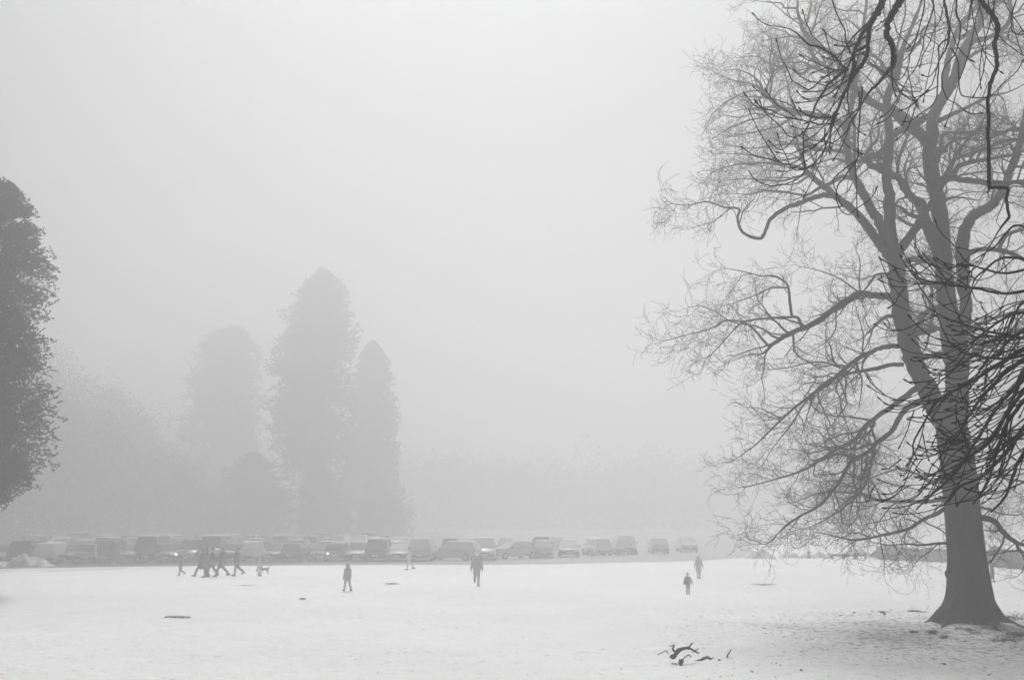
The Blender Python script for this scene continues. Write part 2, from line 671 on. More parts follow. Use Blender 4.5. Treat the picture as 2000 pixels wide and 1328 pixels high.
# surface roots running out into the snow
for pts in ([(1850, 1195, 22), (1832, 1207, 15), (1816, 1214, 9), (1803, 1219, 5), (1796, 1222, 2)],
            [(1935, 1190, 30), (1955, 1207, 20), (1975, 1217, 13), (1995, 1225, 9), (2018, 1230, 4)],
            [(1862, 1205, 20), (1850, 1217, 13), (1842, 1224, 7), (1838, 1228, 3)],
            [(1925, 1205, 24), (1938, 1220, 15), (1948, 1229, 8), (1958, 1234, 3)]):
    P, R = [], []
    g0 = YT - 0.55
    for i, (px, py, w) in enumerate(pts):
        if i == 0:
            p, t = at(px, py, YT - 0.25)
        else:
            p = ground(px, py, w / 2 * 31 / 2000 * 0.4)
            if p[1] > YT + 0.5: p, t = at(px, py, YT - 0.1)
            t = 31
        P.append(p)
        R.append(w / 2 * t / 2000)
    P, R = smooth_path(P, R, 4, 0.08)
    tb = Tubes(RR)
    tb.add(list(P), list(R), 10)
    link('root', tb.mesh('root'), M_BARK, TREE_ROOT)

LIMBS = [
    # (points, start depth, end depth, twig start, gap)
    # -- low left limbs
    ([(1755, 676, 10), (1730, 677, 9), (1714, 682, 8.5), (1677, 700, 8), (1649, 722, 8), (1620, 747, 7.5), (1587, 769, 6), (1555, 794, 5), (1518, 827, 4), (1482, 863, 2.8), (1450, 888, 1.8)], -.6, -2.6, .12, .19),
    ([(1765, 712, 9), (1740, 712, 8), (1715, 719, 8), (1696, 722, 7), (1641, 733, 5), (1605, 752, 4), (1570, 790, 3.5), (1545, 830, 3), (1520, 860, 2), (1490, 905, 1.5)], -.7, 1.5, .2, .2),
    ([(1641, 718, 3.5), (1605, 707, 3), (1569, 711, 2.5), (1540, 718, 1.8), (1505, 722, 1.2)], -1.2, -2.0, .0, .3),
    ([(1805, 762, 14), (1787, 760, 12), (1760, 781, 11), (1732, 801, 10), (1688, 834, 8.5), (1670, 859, 7.5), (1634, 877, 6.5), (1597, 902, 5.5), (1561, 921, 4.5), (1503, 939, 3), (1460, 950, 1.8)], -.3, 2.4, .25, .19),
    ([(1825, 790, 14), (1800, 785, 12), (1768, 801, 11), (1750, 828, 10), (1739, 845, 9.5), (1710, 866, 9.5), (1699, 881, 9), (1661, 903, 8), (1643, 936, 7), (1618, 968, 6), (1597, 990, 5), (1561, 1008, 4), (1525, 1036, 3), (1496, 1062, 2.2), (1462, 1050, 1.4)], -.4, -2.8, .3, .18),
    ([(1699, 830, 6), (1705, 845, 5.5), (1710, 866, 5), (1702, 900, 4.5), (1697, 930, 4), (1680, 962, 3.5), (1655, 985, 3), (1620, 1010, 2.4), (1590, 1025, 1.5)], -1.0, -2.2, .1, .26),
    ([(1684, 893, 3.5), (1682, 930, 3.5), (1681, 960, 3), (1673, 1010, 2), (1650, 1035, 1.4)], -1.6, -2.2, .1, .28),
    ([(1850, 972, 9), (1820, 978, 7.5), (1784, 979, 7), (1745, 979, 6.5), (1712, 975, 6), (1680, 964, 5), (1640, 961, 3.5), (1611, 961, 2.5), (1570, 972, 1.6)], .2, 3.0, .2, .2),
    ([(1852, 990, 9), (1825, 1005, 8), (1802, 1015, 7), (1773, 1033, 6), (1730, 1043, 5), (1669, 1054, 3.5), (1604, 1040, 1.8)], -.2, -3.2, .15, .18),
    ([(1855, 1061, 6), (1830, 1061, 4.5), (1802, 1064, 4), (1769, 1062, 3), (1738, 1064, 2.2), (1700, 1058, 1.4)], -.4, -2.0, .1, .26),
    ([(1848, 930, 8), (1822, 940, 7), (1790, 925, 5), (1760, 915, 4), (1730, 922, 3), (1690, 938, 1.8)], .6, 4.5, .2, .3),
    # -- the long crooked limb on the left
    ([(1752, 582, 16), (1738, 579, 14.5), (1700, 576, 13.5), (1677, 574, 13), (1649, 592, 12.5), (1612, 617, 12), (1576, 639, 11), (1540, 653, 9.5), (1511, 671, 7.5), (1497, 685, 5), (1489, 691, 3)], .0, -1.2, .15, .42),
    ([(1572, 640, 8), (1565, 634, 7), (1558, 620, 6), (1547, 617, 5.5), (1543, 590, 5), (1541, 568, 4.8), (1535, 552, 4.3), (1511, 539, 3.5), (1486, 539, 2.6), (1450, 530, 2), (1422, 525, 1.3)], -.9, -2.0, .35, .22),
    ([(1547, 619, 5), (1511, 621, 4.5), (1475, 624, 4), (1453, 628, 3.8), (1417, 626, 3), (1388, 642, 2.4), (1345, 653, 1.8), (1305, 664, 1.2)], -1.0, -1.6, .3, .2),
    ([(1500, 675, 5.5), (1487, 660, 5), (1475, 646, 4.5), (1453, 630, 4), (1435, 642, 3), (1406, 675, 2.2), (1376, 705, 1.4)], -1.1, -2.0, .45, .22),
    ([(1538, 562, 3.4), (1504, 563, 3), (1482, 574, 2.5), (1453, 585, 1.9), (1425, 595, 1.3)], -1.6, -.8, .1, .2),
    ([(1425, 627, 2.6), (1399, 610, 2), (1370, 598, 1.5), (1345, 600, 1.2)], -1.4, -2.2, .1, .2),
    ([(1735, 535, 5), (1722, 535, 4.6), (1709, 538, 4.4), (1700, 552, 4), (1688, 567, 3.6)], -.3, -.6, .3, .5),
    ([(1680, 570, 3.4), (1678, 545, 3), (1680, 512, 2.2), (1672, 490, 1.4)], -.3, .4, .2, .3),
    ([(1676, 570, 3.2), (1641, 545, 2.5), (1605, 530, 2), (1570, 522, 1.3)], -.3, .6, .15, .26),
    ([(1744, 617, 8), (1730, 619, 7), (1714, 631, 6), (1700, 645, 4.5), (1688, 657, 2)], -.4, -1.4, .2, .22),
    # -- left fork and its limbs
    ([(1744, 505, 24), (1730, 490, 21), (1717, 474, 19), (1703, 455, 18), (1688, 434, 17), (1656, 401, 15), (1627, 379, 14), (1598, 356, 12), (1578, 338, 10), (1569, 318, 8), (1564, 300, 6), (1556, 278, 4.5), (1552, 255, 3), (1545, 235, 1.6)], -.2, -.8, .35, .34),
    ([(1633, 382, 12), (1608, 381, 10), (1578, 391, 9.5), (1555, 399, 9), (1533, 408, 8.2), (1504, 430, 7.6), (1493, 457, 7), (1482, 466, 6.6), (1450, 454, 5.8), (1441, 427, 5), (1443, 408, 4.4), (1414, 405, 3.6), (1381, 394, 3), (1345, 401, 2), (1312, 398, 1.2)], -.5, -2.2, .62, .17),
    ([(1672, 352, 8), (1646, 345, 7), (1623, 357, 6.5), (1601, 367, 6), (1578, 381, 5.5), (1563, 381, 5), (1530, 375, 4), (1492, 373, 3), (1465, 380, 2.3), (1430, 378, 1.4)], -1.2, -2.6, .3, .24),
    ([(1575, 340, 6), (1552, 347, 5), (1525, 354, 4), (1495, 352, 3), (1460, 350, 2), (1420, 352, 1.3)], -.7, .8, .1, .22),
    ([(1568, 330, 5.5), (1548, 323, 5), (1510, 320, 4), (1480, 319, 3), (1440, 322, 2), (1405, 330, 1.3)], -.7, -1.8, .1, .2),
    ([(1566, 306, 5), (1535, 313, 4.2), (1504, 311, 3.6), (1480, 305, 3), (1450, 302, 2.2), (1410, 300, 1.3)], -.7, .4, .1, .2),
    # -- second stem of the left fork
    ([(1738, 470, 22), (1726, 450, 20), (1709, 420, 19), (1696, 396, 18), (1683, 373, 17), (1664, 335, 15.5), (1656, 305, 14.5), (1652, 275, 13.5), (1654, 240, 12), (1663, 205, 10), (1670, 170, 9.5), (1675, 130, 8.5), (1682, 95, 7.5), (1688, 45, 6.5), (1692, 0, 5.5), (1690, -70, 3)], -.2, .9, .3, .4),
    ([(1668, 335, 7), (1669, 290, 6.5), (1668, 245, 6), (1660, 208, 5), (1640, 172, 4.5), (1625, 140, 3.5), (1620, 100, 2.5), (1610, 60, 1.6)], .0, 1.8, .35, .28),
    ([(1655, 300, 9), (1640, 296, 8), (1616, 294, 7), (1590, 290, 6), (1561, 282, 5), (1525, 283, 4), (1495, 287, 3), (1465, 290, 2.2), (1428, 285, 1.3)], .2, 2.2, .15, .22),
    ([(1654, 250, 14), (1643, 242, 14), (1616, 230, 13), (1593, 226, 12), (1556, 219, 10.5), (1525, 212, 9.5), (1508, 197, 8.5), (1492, 182, 7.5), (1486, 167, 6), (1480, 158, 4.5), (1465, 146, 3), (1440, 137, 2), (1412, 138, 1.3)], .3, -1.6, .3, .24),
    ([(1493, 182, 5), (1503, 158, 4), (1510, 136, 3), (1512, 110, 1.8)], -1.2, -1.6, .2, .2),
    ([(1490, 180, 5), (1470, 165, 3.5), (1440, 160, 2.5), (1415, 150, 1.4)], -1.2, -.4, .2, .2),
    ([(1525, 214, 5), (1500, 225, 4), (1470, 222, 3), (1445, 230, 2), (1415, 225, 1.3)], -1.0, -2.0, .1, .2),
    ([(1556, 222, 5), (1525, 245, 4), (1490, 255, 3), (1455, 262, 2), (1425, 268, 1.3)], -.8, .8, .1, .2),
    ([(1672, 152, 10), (1645, 143, 10), (1626, 140, 9), (1608, 140, 8), (1586, 132, 7), (1563, 145, 6), (1548, 134, 5), (1533, 132, 4.4), (1503, 125, 3.4), (1480, 111, 2.4), (1450, 112, 1.4)], .6, 2.6, .2, .22),
    ([(1605, 140, 8), (1592, 118, 7), (1582, 95, 6), (1570, 78, 5), (1545, 72, 3.5), (1520, 75, 2.4), (1490, 80, 1.4)], 1.0, .0, .15, .22),
    # -- long diagonal limb from the right stem over to the upper left
    ([(1816, 282, 22), (1800, 268, 21), (1775, 243, 20), (1745, 222, 18), (1709, 203, 16), (1676, 178, 15), (1653, 155, 14), (1643, 136, 13), (1631, 111, 11.5), (1600, 93, 10), (1582, 75, 9), (1567, 57, 8.5), (1564, 42, 7.5), (1557, 22, 5.5), (1558, 5, 4.5), (1552, -30, 3)], .1, -1.8, .3, .3),
    ([(1556, 17, 4.5), (1545, 16, 4), (1532, 16, 3.6), (1527, 8, 3.2), (1515, 6, 2.6), (1500, 5, 2), (1478, 2, 1.2)], -1.6, -1.2, .4, .34),
    ([(1565, 50, 4), (1578, 35, 3.5), (1583, 15, 3), (1584, -10, 2)], -1.6, -1.0, .1, .24),
    ([(1822, 240, 15), (1811, 229, 14.5), (1790, 242, 14), (1765, 254, 13.5), (1748, 262, 13), (1730, 284, 12.5), (1715, 303, 11.5), (1690, 312, 9), (1660, 318, 6), (1630, 310, 4), (1600, 318, 2)], .3, 2.0, .4, .34),
    # -- snaking stem from the right stem
    ([(1838, 505, 24), (1828, 480, 22), (1815, 452, 21), (1806, 425, 20), (1804, 409, 18.5), (1796, 394, 17), (1778, 384, 16), (1765, 366, 15.5), (1757, 349, 15), (1737, 340, 14.5), (1715, 328, 14), (1700, 322, 12.5), (1693, 306, 10), (1700, 288, 7), (1714, 272, 5), (1716, 245, 3)], -.3, -2.0, .5, .4),
    ([(1752, 500, 20), (1760, 484, 18), (1775, 465, 17), (1793, 439, 16), (1803, 424, 14)], -.1, -.7, .9, 1.0),
    ([(1755, 425, 7), (1765, 432, 6.5), (1776, 438, 6), (1788, 441, 5)], -.1, -.4, .5, 1.0),
    ([(1690, 318, 7), (1676, 296, 6), (1662, 286, 4.5), (1640, 285, 3), (1610, 275, 1.6)], -1.6, -2.8, .2, .25),
    ([(1826, 505, 6), (1812, 506, 5.5), (1795, 514, 5), (1770, 522, 4.5)], .0, -.2, .8, .8),
    # -- right stem beyond the fork
    ([(1868, 672, 30), (1876, 650, 27), (1886, 622, 25), (1886, 590, 24), (1882, 550, 24.5), (1880, 505, 25), (1880, 475, 25), (1886, 447, 23), (1896, 427, 21), (1911, 415, 19), (1933, 405, 18), (1946, 391, 17), (1962, 366, 16.5), (1970, 343, 16), (1979, 320, 15.5), (1989, 290, 15), (1996, 260, 13), (2005, 220, 11), (2020, 160, 8), (2030, 90, 5), (2025, 20, 3)], .2, 1.6, .4, .45),
    ([(1848, 460, 12), (1846, 440, 10), (1835, 400, 8), (1850, 388, 6), (1875, 386, 4), (1910, 392, 2)], .5, 2.2, .3, .3),
    ([(1828, 356, 15), (1842, 350, 13), (1858, 347, 12), (1888, 352, 12), (1926, 357, 11), (1971, 357, 10), (2005, 354, 9), (2050, 350, 6), (2090, 340, 3)], .1, -1.6, .2, .34),
    ([(1858, 346, 11), (1865, 335, 10.5), (1873, 325, 10), (1896, 317, 9), (1918, 314, 8), (1948, 308, 6), (1985, 300, 4), (2020, 285, 2)], .0, -1.8, .2, .3),
    ([(1896, 318, 6), (1897, 298, 5.5), (1903, 291, 5), (1916, 286, 4.5), (1935, 270, 2.8), (1950, 245, 1.6)], -.6, -.2, .4, .3),
    ([(1908, 315, 6), (1913, 300, 5.5), (1924, 292, 4.5), (1950, 290, 3), (1975, 280, 1.6)], -.8, -1.8, .4, .3),
    ([(1824, 316, 12), (1832, 300, 10), (1839, 285, 9), (1840, 266, 8), (1858, 259, 5), (1873, 262, 4.5), (1903, 257, 3.5), (1930, 248, 2)], .2, 2.6, .3, .3),
    ([(1828, 240, 10), (1845, 231, 9), (1866, 221, 8), (1903, 203, 6.5), (1935, 188, 5), (1970, 180, 3), (2000, 165, 1.8)], .2, -2.0, .2, .26),
    ([(1996, 255, 9), (1979, 251, 8), (1955, 262, 7), (1935, 268, 6), (1915, 274, 3.5), (1895, 268, 2)], 1.2, -.6, .2, .3),
    ([(1990, 275, 6), (1979, 272, 5.5), (1955, 279, 5), (1935, 285, 4), (1905, 300, 2)], 1.2, 2.6, .2, .3),
    ([(1846, 180, 14), (1846, 160, 13), (1850, 130, 12.5), (1857, 100, 12), (1866, 68, 11), (1872, 55, 10), (1882, 40, 9), (1900, 22, 8), (1912, 0, 6), (1918, -50, 3.5)], .2, 2.6, .3, .34),
    ([(1886, 95, 13), (1903, 80, 11.5), (1926, 75, 10), (1948, 65, 9.5), (1966, 50, 9), (1974, 30, 8), (1971, 5, 7), (1965, -40, 4)], .8, -.8, .25, .36),
    ([(1888, 116, 8), (1900, 107, 7), (1917, 98, 6), (1924, 96, 3.5)], .8, .4, .95, 2),
    ([(1917, 99, 3), (1930, 106, 2.4), (1943, 112, 2.2), (1965, 109, 2), (1975, 107, 1.2)], .4, .2, .6, .6),
    ([(1876, 75, 10), (1890, 66, 9), (1905, 55, 8), (1913, 40, 6), (1930, 20, 4), (1950, -5, 2.5)], 1.0, 2.6, .3, .34),
    # -- right side limbs
    ([(1888, 496, 11), (1900, 491, 9.5), (1918, 487, 9), (1956, 489, 9), (1979, 496, 8.5), (2002, 508, 8), (2040, 520, 5), (2080, 540, 3)], .8, -.8, .3, .34),
    ([(1950, 488, 8), (1955, 478, 7.5), (1963, 463, 7), (1979, 453, 6.5), (2002, 448, 6), (2040, 435, 3.5), (2070, 415, 2)], .3, 1.6, .3, .3),
    ([(1876, 712, 15), (1890, 700, 13), (1911, 683, 12), (1935, 668, 12), (1971, 652, 11), (2003, 642, 10), (2050, 620, 7), (2090, 590, 4)], .0, -2.0, .3, .34),
    ([(1890, 660, 6), (1905, 665, 5), (1922, 671, 4), (1950, 690, 3), (1980, 700, 2)], .3, 1.6, .1, .28),
    ([(1890, 642, 9), (1905, 636, 8), (1923, 629, 7.5), (1956, 617, 7), (1998, 607, 6), (2040, 595, 4)], .6, 2.4, .2, .3),
    ([(1765, 655, 14), (1790, 650, 12), (1815, 648, 10), (1838, 640, 6)], -.3, 2.4, .9, 1.0),
    ([(1785, 700, 14), (1810, 697, 11), (1835, 690, 8), (1848, 690, 6)], -.3, 2.4, .9, 1.0),
    ([(1830, 560, 12), (1812, 552, 9), (1795, 545, 6), (1780, 535, 3)], .4, 1.8, .2, .3),
    ([(1836, 600, 12), (1818, 602, 9), (1805, 618, 6), (1795, 640, 3)], .6, 3.0, .15, .24),
    ([(1908, 1008, 13), (1917, 1011, 12), (1939, 1016, 11), (1960, 1040, 10), (1978, 1055, 9), (2000, 1064, 7), (2040, 1068, 4)], -.3, -1.4, .25, .26),
    ([(1910, 990, 6), (1930, 994, 4), (1955, 1003, 3), (1990, 1006, 2)], .2, 2.2, .1, .26),
    ([(1978, 1054, 6), (1985, 1062, 5), (1989, 1075, 4), (1998, 1078, 3), (2015, 1085, 2)], -1.2, -1.6, .1, .22),
    ([(1988, 1074, 3.5), (1975, 1076, 2.6), (1960, 1078, 2.2), (1945, 1082, 1.8), (1928, 1085, 1.2)], -1.4, -.8, .1, .22),
    ([(1902, 880, 9), (1925, 862, 8), (1955, 850, 6), (1990, 845, 4), (2030, 850, 2.5)], .2, 1.8, .2, .3),
    ([(1905, 930, 8), (1930, 925, 7), (1965, 935, 5), (2000, 940, 3.5), (2040, 950, 2)], .2, -1.2, .2, .3),
]
for pts, y0, y1, ts, gap in LIMBS:
    limb('limb', TREE_ROOT, RR, pts, y0, y1, M_BARK, True, ts, gap)
# limbs that reach towards and away from the viewer, so that the crown is round
for k in range(10):
    s = 1 if k % 2 else -1
    on_left = random.random() < 0.5
    py = random.uniform(150, 700)
    px = np.interp(py, [150, 350, 500, 700], [1750, 1733, 1747, 1785]) if on_left else np.interp(py, [150, 350, 500, 700], [1866, 1823, 1841, 1866])
    w = random.uniform(9, 14)
    pts, x, y = [], px, py
    dx, dy = random.uniform(-22, 14), random.uniform(-26, -6)
    for i in range(7):
        pts.append((x, y, w * (1 - i / 7.6)))
        x += dx + random.uniform(-16, 16)
        y += dy + random.uniform(-16, 16)
    limb('limb', TREE_ROOT, RR, pts, 0.2 * s, s * random.uniform(4.5, 7.5), M_BARK, True, .25, .6)

# ------------------------------------------------------------------ the near chestnut whose branches hang into the picture
YC = 10.0
CH = np.array((9.6, 11.0, 0.0))
CH_ROOT = empty('chestnut_tree', tuple(CH))
tag(CH_ROOT, 'near dark tree whose budded hanging branches reach in at the right edge', 'tree')


def whip(tb, p, d, L, r, droop=0.06, curl=0.14, jit=0.05, bud=True):
    n = 11
    seg = L / n
    P, R = [tuple(p)], [r]
    turn = random.uniform(0.45, 0.65)
    for i in range(n):
        u = (i + 1) / n
        up = -droop if u < turn else curl
        g = rv()
        d = unit((d[0] + jit * g[0], d[1] + jit * g[1], d[2] + up + jit * g[2]))
        p = (p[0] + d[0] * seg, p[1] + d[1] * seg, p[2] + d[2] * seg)
        P.append(p)
        R.append(max(r * (1 - 0.5 * u), 0.0048) * (1 + random.uniform(-.06, .1)))
    if bud:
        rr = R[-1]
        for ln, k in ((0.012, 1.7), (0.02, 1.9), (0.018, 0.9), (0.008, 0.2)):
            p = (p[0] + d[0] * ln, p[1] + d[1] * ln, p[2] + d[2] * ln)
            P.append(p)
            R.append(rr * k)
    q = [proj(p_) for p_ in P[4:]]
    if max(b_ for a_, b_ in q) < 1004 and min(a_ for a_, b_ in q if b_ > 430 or a_ > 0) > (1690 if min(b_ for a_, b_ in q) > 440 else 1440):
        tb.add(P, R, 6)
    return P, d


def spray(tb, P, R, rate, lo, hi, start=0.2, sideways=None, lev=1, droop=0.05, curl=0.14):
    seg = np.linalg.norm(np.diff(P, axis=0), axis=1)
    tot, acc = seg.sum(), 0.0
    for i in range(1, len(P)):
        acc += seg[i - 1]
        if acc < start * tot: continue
        k = seg[i - 1] * rate
        k = int(k) + (random.random() < k - int(k))
        for _ in range(k):
            d = unit(tuple(np.asarray(P[i]) - np.asarray(P[i - 1])))
            b = branch_off(d, random.uniform(0.45, 1.1))
            if sideways: b = unit((b[0] + sideways[0], b[1] * 0.7, b[2] + sideways[1]))
            q = random.random()
            s = tuple(np.asarray(P[i]) * (1 - q) + np.asarray(P[i - 1]) * q)
            r = min(max(R[i] * random.uniform(0.35, 0.6), 0.006), 0.0115)
            W_, _ = whip(tb, s, b, random.uniform(lo, hi), r, droop, curl)
            if lev:
                for j in range(3, 11, 3):
                    if random.random() < 0.55:
                        dd = unit(tuple(np.array(W_[j]) - np.array(W_[j - 1])))
                        whip(tb, W_[j], branch_off(dd, random.uniform(0.5, 0.9)), random.uniform(.25, .6) * lo * 1.6, 0.0062, droop, curl)


SCAF = []


def to_scaffold(p, d, r):
    """a bough from the nearest out-of-frame scaffold limb to point p, arriving along direction d"""
    sc = np.array(SCAF)
    d = np.asarray(d) / np.linalg.norm(d)
    q = p + (np.array((.5, 0, .25)) if p[2] < 8 else np.array((.2, 0, .5)))
    k = np.argmin(np.linalg.norm(sc - q, axis=1))
    L = np.linalg.norm(sc[k] - p)
    m = (sc[k] * .45 + p * .55) - d * L * .22
    return smooth_path([sc[k], m, p], [max(r * 1.5, .009), r * 1.2, r], 6, 0.05)


def near_limb(pts, y0, y1, rate, lo, hi, start=0.2, sideways=None, root=None, wob=0.16, lev=1, droop=0.05, curl=0.14):
    off = pts[0][0] >= 2004 or pts[0][1] < -15       # starts out of frame: joined to the scaffold
    if not off:
        s0 = on_limb('near', pts[0][0], pts[0][1], YC, y0, 16)
        y0, y1 = s0, y1 + s0 - y0
    P, R = trace(pts, y0, y1, YC, 4, wob)
    R = np.maximum(R * 1.0, 0.005)
    enrol('near', P)
    if off:
        E, ER = to_scaffold(P[0], P[1] - P[0], R[0])
        P = np.vstack([E[:-1], P])
        R = np.concatenate([ER[:-1], R])
    tb = Tubes(CH)
    tb.add(list(P), list(R), 8)
    tw = Tubes(CH)
    if rate:
        k = len(P) - (len(pts) - 1) * 4 - 1 if off else 0
        spray(tw, P[k:], R[k:], rate, lo, hi, start, sideways, lev, droop, curl)
        whip(tw, tuple(P[-1]), unit(tuple(P[-1] - P[-2])), random.uniform(lo, hi) * 0.7, max(R[-1] * 0.8, 0.0055), droop, curl)
    few = tw.n() <= 25
    if few:                                          # a shoot or two belong to the limb itself
        for (n_, k_), lst in tw.g.items():
            for p_, r_ in lst: tb.add(p_, r_, k_)
    o = link('limb', tb.mesh('limb'), M_DARKBARK, CH_ROOT)
    if not few: link('twigs', tw.mesh('twigs'), M_DARKBARK, o)
    return o


# bole and scaffold limbs, out of frame to the right
tb = Tubes(CH)
P, R = smooth_path([CH + (0, 0, -0.1), CH + (0, 0, 0.4), CH + (-.05, 0, 1.5), CH + (-.1, .1, 3.5), CH + (-.2, .1, 6), CH + (-.4, 0, 9), CH + (-.7, -.1, 12), CH + (-.5, .2, 15)],
                   [.62, .47, .4, .37, .33, .26, .18, .05], 5, 0.05)
tb.add(list(P), list(R), 14)
link('trunk', tb.mesh('trunk'), M_DARKBARK, CH_ROOT)
SC = {'top': (CH + (-.5, 0, 9.5), .13), 'mid': (CH + (-.2, .1, 6.0), .12), 'low': (CH + (-.15, .1, 4.6), .1)}
tb = Tubes(CH)
for pth, rad in (([CH + (-.4, 0, 8.4), CH + (-2.2, -.6, 10.0), CH + (-4.0, -.9, 10.4), CH + (-5.6, -1.0, 10.2), CH + (-6.4, -1.0, 9.7)], [.16, .13, .1, .075, .05]),
                 ([CH + (-.2, .1, 5.5), CH + (-1.6, -.3, 6.3), CH + (-3.2, -.8, 6.2), CH + (-4.35, -1.0, 5.6)], [.13, .11, .085, .06]),
                 ([CH + (-.15, .1, 4.2), CH + (-1.6, -.3, 5.1), CH + (-3.0, -.8, 5.4), CH + (-4.3, -1.0, 5.05)], [.12, .1, .08, .06]),
                 ([CH + (-.15, .1, 4.9), CH + (-1.8, -.5, 6.5), CH + (-3.3, -.9, 7.0), CH + (-4.4, -1.0, 5.75)], [.1, .08, .06, .03])):
    P, R = smooth_path(pth, rad, 5, 0.08)
    SCAF += [p for p in P[4:] if p[0] > 5.25 or p[2] > 9.3]
    tb.add(list(P), list(R), 10)
link('scaffold_limb', tb.mesh('scaffold_limb'), M_DARKBARK, CH_ROOT)

TOPW = (-0.25, -0.35)
near_limb([(1752, -60, 15), (1738, -25, 14), (1726, 0, 13.5), (1713, 24, 13), (1704, 40, 12), (1698, 52, 11), (1697, 75, 9), (1695, 98, 8.5), (1690, 116, 8), (1679, 132, 8), (1670, 145, 7), (1659, 163, 7), (1650, 181, 6.5), (1643, 198, 6), (1637, 212, 5.5), (1628, 226, 5), (1622, 250, 3.5)],
          .2, -.3, 3.2, .45, .95, .25, (-.5, -.1))
near_limb([(1700, 48, 8), (1690, 58, 8), (1683, 66, 7.5), (1676, 85, 7), (1668, 105, 8), (1667, 128, 7.5), (1663, 145, 6), (1658, 160, 4), (1655, 190, 3)], .0, -.4, 2.6, .5, .9, .2, (-.4, -.2))
near_limb([(1693, 90, 6), (1682, 96, 6), (1668, 103, 5)], .0, -.2, 0, .3, .5)
near_limb([(1790, -60, 16), (1774, -22, 15), (1760, 0, 14.5), (1747, 20, 13.5), (1735, 45, 12.5), (1732, 66, 12), (1741, 84, 11), (1745, 105, 10.5), (1745, 125, 9.5), (1732, 142, 7), (1715, 164, 5.5), (1700, 177, 4.5), (1688, 195, 3.5), (1672, 225, 2.5)], -.1, .2, 2.6, .5, 1.0, .3, (-.35, -.25))
near_limb([(1880, -70, 10), (1898, -30, 9.5), (1915, 0, 9.5), (1932, 22, 10), (1947, 44, 10.5), (1948, 62, 9.5), (1942, 90, 8.5), (1947, 113, 8), (1946, 134, 8), (1936, 160, 7.5), (1932, 181, 7.5), (1929, 200, 7.2), (1931, 230, 7.2), (1929, 260, 7.5), (1931, 283, 7.2), (1931, 320, 7.5), (1932, 351, 7.5), (1933, 365, 7.5), (1945, 366.5, 7), (1958, 366.5, 7), (1969, 369, 6.5), (1966, 388, 6), (1968, 405, 6), (1971, 423, 5.5), (1962, 436, 4.5), (1950, 452, 3), (1940, 470, 2.2)],
          .1, -.2, 1.0, .5, .9, .66, (-.35, -.2))
near_limb([(1933, 364, 6), (1931, 372, 3.5), (1929, 377, 2)], .0, -.02, 0, .3, .5)
